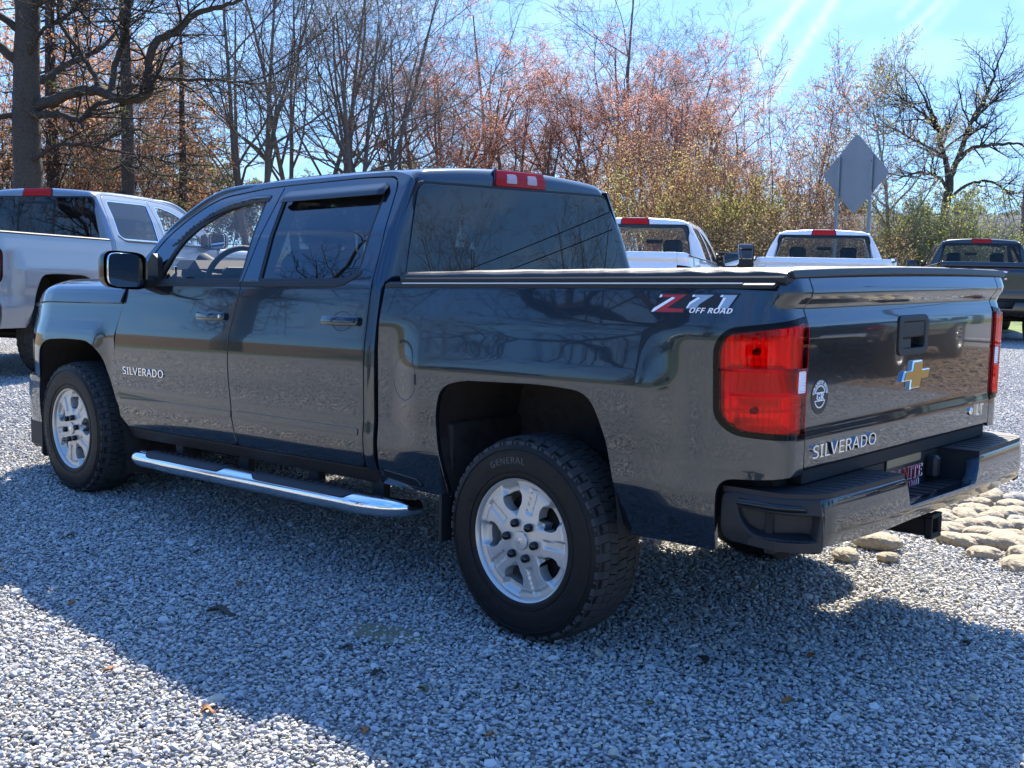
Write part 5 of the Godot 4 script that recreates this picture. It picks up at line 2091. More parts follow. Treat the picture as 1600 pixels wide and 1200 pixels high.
func scatter_tiles(called: String, meshes: Array, spots: Array, mat: Material, label: String, category: String) -> void:
	# a tile is laid at every spot, turned by quarter turns; each variant is one node
	var rng := RandomNumberGenerator.new()
	rng.seed = 11
	var lists := []
	var tints := []
	for m in meshes:
		lists.append([])
		tints.append([])
	var nz := FastNoiseLite.new()
	nz.seed = 6
	nz.frequency = .16
	nz.fractal_octaves = 3
	for s in spots:
		var slope_x := Vector3(.2, land(s.x + .1, s.y) - land(s.x - .1, s.y), 0).normalized()
		var slope_z := Vector3(0, land(s.x, s.y + .1) - land(s.x, s.y - .1), .2).normalized()
		var lay := Basis(slope_x, slope_z.cross(slope_x).normalized(), slope_z)
		var pick := rng.randi() % meshes.size()
		# traffic leaves paler dusty lanes and cleaner patches
		var w := nz.get_noise_2d(s.x, s.y)
		tints[pick].append(Color(1.0 + .20 * w, 1.0 + .18 * w, 1.0 + .13 * w))
		lists[pick].append(Transform3D(lay * Basis(Vector3.UP, PI / 2.0 * (rng.randi() % 4)), Vector3(s.x, land(s.x, s.y), s.y)))
	var root := thing(called, label, category)
	root.set_meta("kind", "stuff")
	for k in meshes.size():
		var mm := MultiMesh.new()
		mm.transform_format = MultiMesh.TRANSFORM_3D
		mm.use_colors = true
		mm.mesh = meshes[k]
		mm.instance_count = lists[k].size()
		for i in lists[k].size():
			mm.set_instance_transform(i, lists[k][i])
			mm.set_instance_color(i, tints[k][i])
		var o := MultiMeshInstance3D.new()
		o.multimesh = mm
		o.material_override = mat
		o.name = "loose_stones" if k == 0 else "loose_stones_%03d" % k
		o.set_meta("kind", "stuff")
		root.add_child(o)

func river_stone(seed_: int) -> ArrayMesh:
	var rng := RandomNumberGenerator.new()
	rng.seed = seed_
	var nz := FastNoiseLite.new()
	nz.seed = seed_
	nz.frequency = .9
	var m := MB.new()
	var s := Vector3(1.0, rng.randf_range(.34, .46), rng.randf_range(.62, .85))
	var f := func(u: float, v: float) -> Vector3:
		var a := TAU * u
		var b := PI * (v - .5)
		var d := Vector3(cos(a) * cos(b), sin(b), sin(a) * cos(b))
		# squared-off, lumpy pebble
		var q := Vector3(signf(d.x) * pow(absf(d.x), .82), signf(d.y) * pow(absf(d.y), .9), signf(d.z) * pow(absf(d.z), .82))
		return q * s * .5 * (1.0 + .16 * nz.get_noise_3d(d.x * .9, d.y * .9, d.z * .9) + .025 * nz.get_noise_3d(d.x * 5.0, d.y * 5.0, d.z * 5.0))
	m.sheet(f, 22, 12, -1.0)
	return m.mesh()

func sheet_on_land(called: String, poly: PackedVector2Array, lift: float, cell: float, mat: Material) -> MeshInstance3D:
	var m := MB.new()
	m.patch(poly, func(x, z): return Vector3(x, land(x, z) + lift, z), Vector2(cell, cell), [], -1.0, 0.0)
	var o := put(called, m.mesh(), mat)
	o.set_meta("kind", "structure")
	return o

func make_sky() -> PanoramaSkyMaterial:
	var sun := Vector3(-.5, 1.0, -.8).normalized()
	var im := Image.create(768, 384, false, Image.FORMAT_RGBF)
	var nz := FastNoiseLite.new()
	nz.seed = 8
	nz.frequency = 1.6
	nz.fractal_octaves = 4
	for row in 384:
		var el := PI / 2.0 - PI * (row + .5) / 384.0
		var e := maxf(sin(el), 0.0)
		for col in 768:
			var th := TAU * (col + .5) / 768.0
			var d := Vector3(sin(th) * cos(el), sin(el), -cos(th) * cos(el))
			var g := rad_to_deg(acos(clampf(d.dot(sun), -1.0, 1.0)))
			var k := pow(1.0 - e, 4.6)
			var c := Vector3(.026, .150, .53).lerp(Vector3(.17, .36, .57), k)
			c += Vector3(.37, .42, .33) * exp(-g / 27.0) + Vector3(1.0, .97, .90) * .30 * exp(-g / 9.0)
			# thin high veil, drawn out in long streaks
			if e > .01:
				var q := Vector2(d.x, d.z) / (e + .12)
				var w := nz.get_noise_2d(q.x * .55 + q.y * .35, q.y * 1.5 - q.x * .6)
				c = c.lerp(Vector3(.42, .52, .60), clampf(w * .5 + .02, 0.0, .22))
			im.set_pixel(col, row, Color(c.x, c.y, c.z))
	var W := 3072
	var H := 1536
	im.resize(W, H, Image.INTERPOLATE_CUBIC)
	# vapour trails: azimuth and height in degrees, width, strength
	var trails := [
		[[Vector2(-117.6, 14.5), Vector2(-119.31, 12.12), Vector2(-120.29, 10.86), Vector2(-120.99, 9.72), Vector2(-121.26, 8.84), Vector2(-121.82, 7.8), Vector2(-122.4, 6.75), Vector2(-123.0, 5.6)], .26, .62],
		[[Vector2(-116.4, 14.0), Vector2(-118.02, 11.65), Vector2(-118.87, 10.34), Vector2(-119.48, 9.39), Vector2(-119.98, 8.52), Vector2(-120.75, 7.49), Vector2(-121.32, 6.6), Vector2(-121.8, 5.6)], .27, .60],
		[[Vector2(-110.4, 14.6), Vector2(-112.98, 11.84), Vector2(-114.03, 10.79), Vector2(-115.2, 9.85)], .17, .50],
		[[Vector2(-112.0, 14.2), Vector2(-114.1, 11.9), Vector2(-115.03, 10.94)], .16, .40],
		[[Vector2(-109.6, 14.8), Vector2(-112.43, 11.81), Vector2(-113.46, 10.62), Vector2(-114.82, 9.75)], .20, .25],
	]
	nz.frequency = .9
	for t in trails:
		var pts: Array = t[0]
		var lo := Vector2(999, 999)
		var hi := -lo
		for p in pts:
			lo = lo.min(p)
			hi = hi.max(p)
		var c0 := int((lo.x - 2 + 90.0) / 360.0 * W)
		var c1 := int((hi.x + 2 + 90.0) / 360.0 * W)
		var r0 := int((90.0 - hi.y - 2) / 180.0 * H)
		var r1 := int((90.0 - lo.y + 2) / 180.0 * H)
		for row in range(r0, r1):
			for cc in range(c0, c1):
				var q := Vector2((cc + .5) / W * 360.0 - 90.0, 90.0 - (row + .5) / H * 180.0)
				var d := 1e9
				var along := 0.0
				for k in pts.size() - 1:
					var n := Geometry2D.get_closest_point_to_segment(q, pts[k], pts[k + 1])
					if n.distance_to(q) < d:
						d = n.distance_to(q)
						along = (k + n.distance_to(pts[k]) / pts[k].distance_to(pts[k + 1])) / (pts.size() - 1.0)
				var puff := 1.0 + .6 * nz.get_noise_2d(q.x * 2.2, q.y * 2.2)
				var w: float = t[1] * puff
				var a: float = t[2] * exp(-pow(d / w, 2.0)) * (.65 + .5 * nz.get_noise_2d(q.x * 3.0 + 40.0, q.y * 3.0)) * smoothstep(1.0, .8, along)
				var x := posmod(cc, W)
				im.set_pixel(x, row, im.get_pixel(x, row).lerp(Color(.46, .50, .52), clampf(a, 0.0, 1.0)))
	var s := PanoramaSkyMaterial.new()
	s.panorama = ImageTexture.create_from_image(im)
	return s

func setup_mats() -> void:
	var car := func(r: float, g: float, b: float, metal: float, rough: float) -> StandardMaterial3D:
		var m := StandardMaterial3D.new()
		m.albedo_color = lin(r, g, b)
		m.metallic = metal
		m.roughness = rough
		m.clearcoat_enabled = true
		m.clearcoat = 1.0
		m.clearcoat_roughness = .02
		return m
	mats.paint = car.call(.022, .033, .045, .75, .15)
	mats.white_paint = car.call(.78, .79, .80, .0, .4)
	mats.silver_paint = car.call(.23, .255, .285, .5, .30)
	mats.black_paint = car.call(.008, .008, .009, .1, .3)
	mats.black_trim = flat("1b1c1e", .55)
	mats.black_trim.metallic_specular = .45
	mats.black_deep = flat("0a0a0b", .7)
	mats.black_gloss = flat("08080a", .06)
	mats.black_gloss_soft = flat("0e1012", .16)
	mats.smoked = flat("15171a", .22)
	mats.chrome = flat("e6e8ea", .07, 1.0)
	mats.alu = flat("c9c6be", .30, 1.0)
	mats.gold = flat("b98c3c", .38, .55)
	mats.mirror = flat("d8dde0", .02, 1.0)
	mats.rim_paint = flat("b6b4ae", .34, .5)
	mats.rim_paint.clearcoat_enabled = true
	mats.rim_paint.clearcoat = .6
	mats.rim_paint.clearcoat_roughness = .12
	mats.rim_dark = flat("3a3c40", .3, .6)
	mats.rim_chrome = flat("d5d8da", .1, 1.0)
	var rub := StandardMaterial3D.new()
	rub.metallic_specular = .32
	rub.albedo_color = lin(.0105, .0102, .0100)
	rub.roughness = .55
	rub.uv1_triplanar = true
	rub.uv1_scale = Vector3(5, 5, 5)
	rub.roughness_texture = noise_tex(.02, [Color(.75, .75, .75), Color(1, 1, 1)], 256, 4)
	rub.albedo_texture = noise_tex(.012, [Color(.75, .73, .70), Color(1, 1, 1), Color(.92, .90, .86)], 256, 14)
	mats.rubber = rub
	mats.tread = rub.duplicate()
	mats.tread.albedo_color = lin(.052, .051, .049)
	mats.tread.roughness = .85
	mats.rubber_print = flat("3a3a3a", .5)
	mats.iron = flat("1a1918", .7, .3)
	var lin_ := StandardMaterial3D.new()
	lin_.albedo_color = lin(.024, .021, .019)
	lin_.roughness = .85
	lin_.uv1_triplanar = true
	lin_.uv1_scale = Vector3(3, 3, 3)
	lin_.albedo_texture = noise_tex(.01, [Color(.55, .52, .5), Color(1, .95, .9), Color(.8, .72, .65)], 256, 21)
	mats.liner = lin_
	var pane := func(r: float, g: float, b: float, a: float) -> StandardMaterial3D:
		var m := StandardMaterial3D.new()
		m.transparency = BaseMaterial3D.TRANSPARENCY_ALPHA
		var c := lin(r, g, b)
		c.a = a
		m.albedo_color = c
		m.roughness = .0
		m.metallic_specular = .62 if a > .6 else .36
		return m
	mats.glass_clear = pane.call(.02, .03, .028, .12)
	mats.glass_tint = pane.call(.004, .005, .006, .93)
	mats.glass_back = pane.call(.004, .005, .006, .955)
	mats.glass_mid = pane.call(.01, .012, .012, .45)
	var red := flat("d40812", .12)
	red.albedo_color = lin(.70, .006, .008)
	red.clearcoat_enabled = true
	red.clearcoat = 1.0
	red.clearcoat_roughness = .03
	mats.lamp_red = red
	red.albedo_color = lin(.50, .004, .006)
	red.clearcoat_enabled = false
	red.metallic_specular = .35
	var rg := StandardMaterial3D.new()
	rg.albedo_color = lin(.97, .022, .024)
	rg.albedo_color.a = 0.0
	rg.roughness = .0
	rg.refraction_enabled = true
	rg.refraction_scale = .03
	rg.transparency = BaseMaterial3D.TRANSPARENCY_ALPHA
	mats.red_glass = rg
	mats.reflector = flat("f8f6f4", .30, .45)
	mats.lamp_pink = flat("c9a9a6", .15)
	mats.bezel = flat("050506", .10)
	mats.bezel.metallic_specular = .28
	mats.bulb = flat("4a2a26", .3)
	var red2: StandardMaterial3D = red.duplicate()
	red2.albedo_color = lin(.88, .010, .010)
	mats.lamp_bright = red2
	mats.lamp_clear = flat("d9dcdf", .08, .35)
	mats.lamp_clear.clearcoat_enabled = true
	mats.vinyl = flat("1e1f21", .42)
	mats.vinyl.uv1_triplanar = true
	mats.vinyl.uv1_scale = Vector3(14, 14, 14)
	mats.vinyl.normal_enabled = true
	var vt := noise_tex(.05, [], 256, 7)
	vt.as_normal_map = true
	vt.bump_strength = 3.0
	mats.vinyl.normal_texture = vt
	mats.vinyl.normal_scale = .35
	mats.seat = flat("2a2b2e", .8)
	mats.dash = flat("101113", .7)
	mats.lining = flat("232427", .9)
	mats.headliner = flat("a8a59e", .9)
	mats.print_white = flat("e8ebee", .5)
	mats.print_grey = flat("8fa3b3", .4, .2)
	mats.print_red = flat("a3202a", .4)
	mats.print_navy = flat("0c0f16", .4)
	mats.print_dark = flat("14171a", .4)
	mats.plate = flat("33241f", .35)
	mats.plate_sky = flat("8b7b5c", .4)
	# bark and twigs
	var bark := func(a: Color, b: Color, s: int) -> StandardMaterial3D:
		var m := StandardMaterial3D.new()
		m.albedo_texture = noise_tex(.035, [a, b, a.lerp(b, .5)], 256, s, 5)
		m.uv1_scale = Vector3(4, 1.2, 1)
		m.roughness = .9
		m.heightmap_enabled = true
		m.heightmap_texture = noise_tex(.06, [], 256, s + 40, 4, FastNoiseLite.TYPE_CELLULAR)
		m.heightmap_scale = 2.0
		return m
	mats.bark_dark = bark.call(Color("2c2722"), Color("5b5044"), 3)
	mats.bark_grey = bark.call(Color("4b463e"), Color("8b8171"), 4)
	mats.bark_red = bark.call(Color("5c3f33"), Color("a06a50"), 5)
	mats.bark_pale = bark.call(Color("7d786e"), Color("b8b2a4"), 6)
	mats.twig_dark = flat("2e2822", .9)
	mats.twig_grey = flat("6b6156", .9)
	mats.twig_red = flat("7e5547", .9)
	mats.twig_tan = flat("6a5a44", .9)
	mats.twig_pale = flat("85796a", .9)
	var leaf := StandardMaterial3D.new()
	leaf.vertex_color_use_as_albedo = true
	leaf.roughness = .7
	leaf.backlight_enabled = true
	leaf.backlight = Color(1, 1, 1)
	mats.leaf = leaf
	mats.bud = leaf
	# grounds
	var gs := StandardMaterial3D.new()
	gs.vertex_color_use_as_albedo = true
	gs.roughness = .85
	mats.stones = gs
	var gb := StandardMaterial3D.new()
	gb.uv1_triplanar = true
	gb.uv1_world_triplanar = true
	gb.uv1_scale = Vector3(.45, .45, .45)
	gb.roughness = .95
	gb.albedo_texture = noise_tex(.06, [Color("3d3b37"), Color("7d7a74"), Color("a09c94"), Color("5c5a55"), Color("8b8780")], 1024, 9, 2, FastNoiseLite.TYPE_CELLULAR)
	gb.heightmap_enabled = true
	gb.heightmap_texture = noise_tex(.06, [], 1024, 9, 2, FastNoiseLite.TYPE_CELLULAR)
	gb.heightmap_scale = 2.2
	mats.ground = gb
	var lawn := StandardMaterial3D.new()
	lawn.uv1_triplanar = true
	lawn.uv1_world_triplanar = true
	lawn.uv1_scale = Vector3(.25, .25, .25)
	lawn.roughness = .95
	lawn.albedo_texture = noise_tex(.02, [Color("363f20"), Color("4d5f2a"), Color("667638"), Color("5c5a38")], 512, 12, 5)
	mats.lawn = lawn
	var litter: StandardMaterial3D = lawn.duplicate()
	litter.uv1_scale = Vector3(.6, .6, .6)
	litter.albedo_texture = noise_tex(.05, [Color("33251a"), Color("6a5138"), Color("8a7152"), Color("4a3a28")], 512, 13, 5)
	litter.heightmap_enabled = true
	litter.heightmap_texture = noise_tex(.08, [], 512, 15, 4)
	litter.heightmap_scale = 4.0
	mats.litter = litter
	var asphalt: StandardMaterial3D = lawn.duplicate()
	asphalt.albedo_texture = noise_tex(.08, [Color("55565a"), Color("7c7c7d"), Color("68696c")], 512, 16, 5)
	mats.asphalt = asphalt
	var rs := StandardMaterial3D.new()
	rs.uv1_triplanar = true
	rs.uv1_scale = Vector3(.9, .9, .9)
	rs.roughness = .85
	rs.albedo_texture = noise_tex(.012, [Color("6f6250"), Color("a3947a"), Color("8b7d66"), Color("b3a68c")], 512, 17, 5)
	rs.heightmap_enabled = true
	rs.heightmap_texture = noise_tex(.05, [], 256, 19, 4)
	rs.heightmap_scale = .6
	mats.river_stone = rs
	mats.river_grey = rs.duplicate()
	mats.river_grey.albedo_texture = noise_tex(.012, [Color("625e56"), Color("928d82"), Color("7a766c")], 512, 27, 5)
	mats.galv = flat("8f9499", .5, .55)
	mats.galv.albedo_texture = noise_tex(.006, [Color(.95, .95, .96), Color(1, 1, 1)], 256, 31)
	mats.wood_grey = bark.call(Color("4d453b"), Color("85796a"), 33)
	mats.roof_grey = flat("505357", .75)
	mats.roof_grey.albedo_texture = noise_tex(.01, [Color(.8, .8, .8), Color(1, 1, 1)], 256, 34)
	mats.roof_grey.metallic_specular = .1
	mats.wall_grey = flat("6b6a66", .8)
	mats.leaf_dead = flat("8a5a2e", .8)
	mats.leaf_olive = flat("5d5a3a", .8)
	mats.clay = flat("6b6650", .9)

func _ready() -> void:
	# camera
	var yaw := -.7479
	var pitch := -.1142
	var roll := .0179
	var fwd := Vector3(sin(yaw) * cos(pitch), sin(pitch), -cos(yaw) * cos(pitch))
	var r0 := Vector3(cos(yaw), 0, sin(yaw))
	var u0 := r0.cross(fwd)
	var cam := Camera3D.new()
	cam.name = "camera"
	add_child(cam)
	cam.basis = Basis(r0 * cos(roll) + u0 * sin(roll), u0 * cos(roll) - r0 * sin(roll), -fwd)
	cam.position = Vector3(2.8223, 1.4722, 4.0810)
	cam.fov = 37.53
	cam.near = .05
	cam.far = 1500.0
	cam.current = true
	# sky, sun, exposure
	var we := WorldEnvironment.new()
	we.name = "world"
	var env := Environment.new()
	env.background_mode = Environment.BG_SKY
	env.sky = Sky.new()
	env.sky.sky_material = make_sky()
	env.background_energy_multiplier = 1.0
	env.tonemap_mode = Environment.TONE_MAPPER_LINEAR
	env.tonemap_exposure = 2.8
	env.sdfgi_enabled = true
	env.ssao_enabled = true
	env.ssil_enabled = true
	we.environment = env
	add_child(we)
	var sun := DirectionalLight3D.new()
	sun.name = "sun"
	add_child(sun)
	sun.look_at_from_position(Vector3.ZERO, -Vector3(-.5, 1.0, -.8))
	sun.light_color = Color(1.0, .965, .90)
	sun.light_energy = 1.6
	sun.light_angular_distance = .55
	sun.shadow_enabled = true

	setup_mats()
	build_ground()
	build_trees()
	build_structures()
	setup_lines()
	setup_outlines()
	build_vehicles()
	build_small()

const STONE_COLORS := [Color(.40, .39, .36), Color(.37, .36, .335), Color(.45, .43, .39), Color(.33, .325, .31), Color(.42, .405, .375), Color(.49, .465, .42), Color(.38, .375, .355), Color(.48, .42, .32), Color(.26, .26, .26), Color(.31, .31, .31)]
const MULCH_COLORS := [Color(.20, .13, .08), Color(.28, .19, .12), Color(.14, .09, .06), Color(.34, .25, .17), Color(.24, .17, .12)]

func build_ground() -> void:
	var m := MB.new()
	var f := func(u: float, v: float) -> Vector3:
		var a := 2.0 * u - 1.0
		var b := 2.0 * v - 1.0
		var x := a * 40.0 + pow(a, 5.0) * 560.0 - 5.0
		var z := b * 40.0 + pow(b, 5.0) * 560.0 - 8.0
		return Vector3(x, land(x, z) - .012, z)
	m.sheet(f, 120, 120, -1.0)
	put("ground", m.mesh(), mats.ground).set_meta("kind", "structure")
	sheet_on_land("lawn", PackedVector2Array([Vector2(-15, 70), Vector2(-14.5, -6), Vector2(-11.5, -16), Vector2(-5.9, -20.6), Vector2(30, -39.6), Vector2(120, -87), Vector2(120, -300), Vector2(-300, -300), Vector2(-300, 70)]), .010, 5.0, mats.lawn)
	sheet_on_land("woodland_floor", rounded([Vector2(-17, 40), Vector2(-17.5, -9), Vector2(-14.5, -18.5), Vector2(-10.0, -22.0), Vector2(-8.0, -28.0), Vector2(-6, -60), Vector2(-90, -60), Vector2(-90, 40)], 3.0), .022, 4.0, mats.litter)
	# the side that only the paint and the glass see
	sheet_on_land("grass_verge", PackedVector2Array([Vector2(-14, 12.5), Vector2(40, 12.5), Vector2(40, 15.5), Vector2(-14, 15.5)]), .012, 3.0, mats.lawn)
	sheet_on_land("road", PackedVector2Array([Vector2(-80, 16), Vector2(60, 16), Vector2(60, 23), Vector2(-80, 23)]), .016, 6.0, mats.asphalt)
	sheet_on_land("road_marking", PackedVector2Array([Vector2(-80, 16.3), Vector2(60, 16.3), Vector2(60, 16.42), Vector2(-80, 16.42)]), .022, 6.0, mats.print_white)
	sheet_on_land("lawn_beyond_road", PackedVector2Array([Vector2(-120, 23.5), Vector2(90, 23.5), Vector2(90, 120), Vector2(-120, 120)]), .012, 8.0, mats.lawn)
	sheet_on_land("mulch_bed", rounded([Vector2(2.5, -8.6), Vector2(13, -7.6), Vector2(17, -15.2), Vector2(3.0, -16.2)], 1.5), .014, .8, mats.litter)
	sheet_on_land("side_road", PackedVector2Array([Vector2(-2, -18.0), Vector2(60, -13.5), Vector2(60, -21), Vector2(-2, -26)]), .024, 5.0, mats.asphalt)
	sheet_on_land("side_road_marking", PackedVector2Array([Vector2(-2, -18.4), Vector2(60, -13.9), Vector2(60, -14.02), Vector2(-2, -18.52)]), .030, 5.0, mats.print_white)
	# loose crushed stone over the lot
	var tiles := []
	for k in 5:
		tiles.append(gravel_tile(100 + k, STONE_COLORS))
	var spots := []
	var o := Vector2(2.82, 4.08)
	var mulch := []
	for i in range(-45, 30):
		for j in range(-45, 24):
			var p := Vector2(i * TILE, j * TILE)
			var d := p - o
			var ang := atan2(d.x, -d.y)           # 0 = towards -z
			var inside := ang > -1.32 and ang < -.16 and d.length() > .8
			var near := p.length() < 9.0 or (p - Vector2(2, 5)).length() < 7.0 or (p - Vector2(-4, 6)).length() < 9.0 or (p - Vector2(6, -3)).length() < 6.0
			if p.x > 3.0 and p.x < 15.0 and p.y < -8.7 and p.y > -15.4:
				mulch.append(p)
				continue
			if p.y > 12.2:
				continue
			if not inside and not near:
				continue
			if inside and d.length() > 30.0:
				continue
			# stop at the lawn
			if p.x < -13.8 or (p.x < -11.0 and p.y < -15.0) or ((p - Vector2(-5.9, -20.4)).dot(Vector2(-.467, -.884)) > 0.0):
				continue
			spots.append(p)
	var chips := []
	for k in 2:
		chips.append(gravel_tile(150 + k, MULCH_COLORS, .042))
	scatter_tiles("mulch", chips, mulch, mats.stones, "brown bark mulch in a bed beyond the tailgate, outside the picture", "mulch")
	scatter_tiles("gravel", tiles, spots, mats.stones, "crushed grey stone covering the whole parking lot", "gravel")

func build_trees() -> void:
	var red_buds := [Color(.62, .29, .21), Color(.70, .36, .26), Color(.54, .22, .16), Color(.72, .44, .32)]
	var tan_buds := [Color(.24, .17, .10), Color(.30, .20, .12)]
	var o := thing("oak_tree", "huge old oak with a dark trunk and a heavy limb bent like an elbow", "tree", Vector3(-23.1, 0, -7.5), .75)
	old_oak(o)
	var o_oak := o
	o = thing("oak_tree", "dark bare tree with a forked trunk standing right of the diamond sign", "tree", Vector3(-11.8, 0, -31.8), .75)
	spreading_tree(o)
	# tall grey multi-stemmed trees behind the cab
	var grey := []
	for k in 3:
		o = thing("maple_tree", "", "tree", Vector3.ZERO, 0, "tall bare trees behind the dark pickup")
		bare_tree(o, 200 + k, 15.0, [4, 3, 2][k], [.30, .26, .18][k], .14, mats.bark_grey, mats.twig_grey, tan_buds, 1, .022)
		grey.append(o)
	var g_spots := [
		[0, -31.3, -19.1, .98, .3, "tall bare tree with pale leaning stems left of the dark cab roof"],
		[1, -31.7, -21.5, 1.0, 1.9, "tall bare tree second from the left above the dark cab roof"],
		[2, -32.3, -23.7, .95, 4.1, "tall bare two-stemmed tree above the dark cab's rear door"],
		[0, -28.6, -21.7, .92, 2.6, "dense bare tree with many dark stems above the dark cab roof"],
		[1, -29.5, -23.6, .85, 5.2, "bare tree at the left edge of the red budding maples"],
		[2, -33.0, -33.2, .95, .8, "tall pale bare tree rising above the red buds at centre"],
		[2, -27.5, -35.2, .98, 2.2, "tall bare tree with a wide crown right of the small spruce"],
		[1, -24.5, -33.6, .78, 3.4, "bare tree behind the last red maple before the open sky"],
	]
	for k in g_spots.size():
		var s: Array = g_spots[k]
		var t: Node3D = grey[s[0]] if k < 3 else copy_of(grey[s[0]], s[5], Vector3(s[1], 0, s[2]), s[4], Vector3.ONE * s[3])
		t.position = Vector3(s[1], 0, s[2])
		t.rotation.y = s[4]
		t.scale = Vector3.ONE * s[3]
		t.set_meta("label", s[5])
	# first three prototypes were placed above in their own order
	# red budding maples
	var reds := []
	for k in 3:
		o = thing("red_maple", "", "tree", Vector3.ZERO, 0, "red budding maples behind the dark pickup")
		bare_tree(o, 300 + k, 10.4, [3, 2, 4][k], [.26, .22, .34][k], .16, mats.bark_red if k != 2 else mats.bark_grey, mats.twig_red if k != 2 else mats.twig_tan, red_buds, 4, .032)
		reds.append(o)
	var r_spots := [
		[0, -30.5, -26.8, .98, 1.0, "red budding maple directly behind the dark cab's rear corner"],
		[1, -31.8, -29.7, 1.05, 2.0, "tall red budding maple with a red-brown trunk above the third brake lamp"],
		[2, -28.1, -30.4, .92, 3.0, "wide red budding maple just left of the small spruce"],
		[0, -28.0, -33.2, .95, 4.2, "red budding maple just right of the small spruce"],
		[1, -25.7, -32.6, .92, 5.0, "red budding maple above the white single-cab pickup"],
		[2, -23.0, -31.9, .88, .5, "red budding maple between the white cab and the sky gap"],
		[0, -20.8, -30.6, .82, 3.6, "outermost red budding maple, beside the vapour trails"],
		[2, -19.5, -29.2, .70, 5.6, "low red budding tree over the yellow-green thicket"],
	]
	for k in r_spots.size():
		var s: Array = r_spots[k]
		var t: Node3D = reds[s[0]] if k < 3 else copy_of(reds[s[0]], s[5], Vector3(s[1], 0, s[2]), s[4], Vector3.ONE * s[3])
		t.position = Vector3(s[1], 0, s[2])
		t.rotation.y = s[4]
		t.scale = Vector3.ONE * s[3]
		t.set_meta("label", s[5])
	# thickets with young leaves
	var fresh := [Color(.42, .48, .11), Color(.50, .52, .15), Color(.34, .40, .10), Color(.54, .46, .16)]
	var amber := [Color(.58, .36, .16), Color(.58, .42, .20), Color(.50, .30, .14), Color(.44, .40, .14)]
	var rust := [Color(.58, .30, .15), Color(.66, .38, .20), Color(.48, .23, .11), Color(.70, .45, .26)]
	var bushes := []
	var defs := [[4.6, 3.4, 8, mats.twig_tan, fresh, 3, .030], [4.8, 3.8, 9, mats.twig_red, amber, 3, .025], [3.0, 3.0, 14, mats.twig_pale, fresh, 2, .030], [2.2, 3.4, 26, mats.twig_tan, amber, 1, .02], [6.2, 2.0, 6, mats.twig_red, red_buds, 2, .030]]
	for k in defs.size():
		var d: Array = defs[k]
		o = thing("thicket", "", "shrub", Vector3.ZERO, 0, "thickets along the far edge of the lot")
		thicket(o, 400 + k, d[0], d[1], d[2], d[3], d[4], d[5], d[6])
		bushes.append(o)
	var used := {}
	var b_spots := [
		[0, -16.4, -19.2, .80, .1, "yellow-green thicket right behind the white single cab's left side"],
		[1, -15.7, -21.3, .92, 1.1, "amber leafed thicket behind the white single cab"],
		[0, -14.9, -21.9, .92, 2.2, "tall yellow-green thicket behind the white single cab's mirror"],
		[1, -14.2, -22.3, .95, 3.1, "amber thicket just right of the white single cab"],
		[0, -13.2, -22.6, .92, 4.0, "yellow-green thicket midway between the two white pickups"],
		[1, -12.4, -23.2, .82, 5.0, "amber thicket left of the second white pickup"],
		[4, -14.1, -24.2, 1.0, .4, "red-tipped sapling clump left of the diamond sign"],
		[4, -12.6, -24.4, .88, 2.4, "second red-tipped sapling clump nearest the diamond sign"],
		[3, -12.7, -20.6, 1.0, .6, "tangle of bare brown stems beside the tow mirror"],
		[3, -11.6, -21.2, 1.0, 2.0, "tangle of bare brown stems left of the second white pickup"],
		[3, -10.2, -22.3, .9, 3.2, "low brown brush hidden behind the second white pickup"],
		[2, -12.0, -28.2, 1.0, 1.2, "pale green thicket under the right half of the sign"],
		[2, -10.4, -27.6, 1.05, 2.8, "pale green thicket between the sign and the dark tree"],
		[2, -9.4, -28.4, 1.0, 4.4, "pale green thicket under the dark forked tree"],
		[2, -8.0, -29.4, .8, 5.4, "pale green thicket behind the black pickup cab"],
		[0, -10.6, -37.0, .75, 1.5, "yellow-green bush at the far right edge"],
		[1, -18.2, -24.5, .90, 4.6, "amber thicket under the outer red maples"],
		[0, -19.5, -24.5, .80, 5.8, "yellow-green thicket over the dark cab's right shoulder"],
	]
	for s in b_spots:
		var p: Node3D = bushes[s[0]]
		var t: Node3D = p
		if used.has(s[0]):
			t = copy_of(p, s[5], Vector3(s[1], 0, s[2]), s[4], Vector3.ONE * s[3])
		used[s[0]] = true
		t.position = Vector3(s[1], 0, s[2])
		t.rotation.y = s[4]
		t.scale = Vector3.ONE * s[3]
		t.set_meta("label", s[5])
	# brown leafed beeches and pines behind the oak
	var beech := thing("beech_tree", "beech holding rusty leaves left of the oak trunk", "tree", Vector3(-31.5, 0, -10.7), 0, "rusty leafed beeches behind the oak")
	thicket(beech, 500, 8.0, 5.5, 11, mats.twig_dark, rust, 5, .055)
	copy_of(beech, "beech holding rusty leaves just right of the oak trunk", Vector3(-31.6, 0, -13.4), 2.0, Vector3.ONE * .95)
	copy_of(beech, "beech holding rusty leaves below the oak's elbow limb", Vector3(-31.9, 0, -15.8), 4.0, Vector3.ONE * .85)
	copy_of(beech, "low rusty beech behind the silver pickup's windscreen", Vector3(-30.0, 0, -12.4), 5.2, Vector3.ONE * .55)
	var needles := [Color(.10, .12, .045), Color(.13, .14, .055), Color(.08, .10, .04), Color(.17, .16, .07)]
	var pine := thing("pine_tree", "thin pine with sparse drooping boughs right of the oak", "tree", Vector3(-25.2, 0, -11.1), 0, "thin pines behind the oak")
	conifer(pine, 600, 13.0, 5.6, 22, .6, mats.bark_dark, needles)
	copy_of(pine, "thin pine with sparse boughs beside the dark cab's windscreen", Vector3(-30.0, 0, -15.6), 2.1, Vector3.ONE * .75)
	copy_of(pine, "tall thin pine behind the oak's upper trunk", Vector3(-30.5, 0, -11.6), 4.0, Vector3.ONE * 1.1)
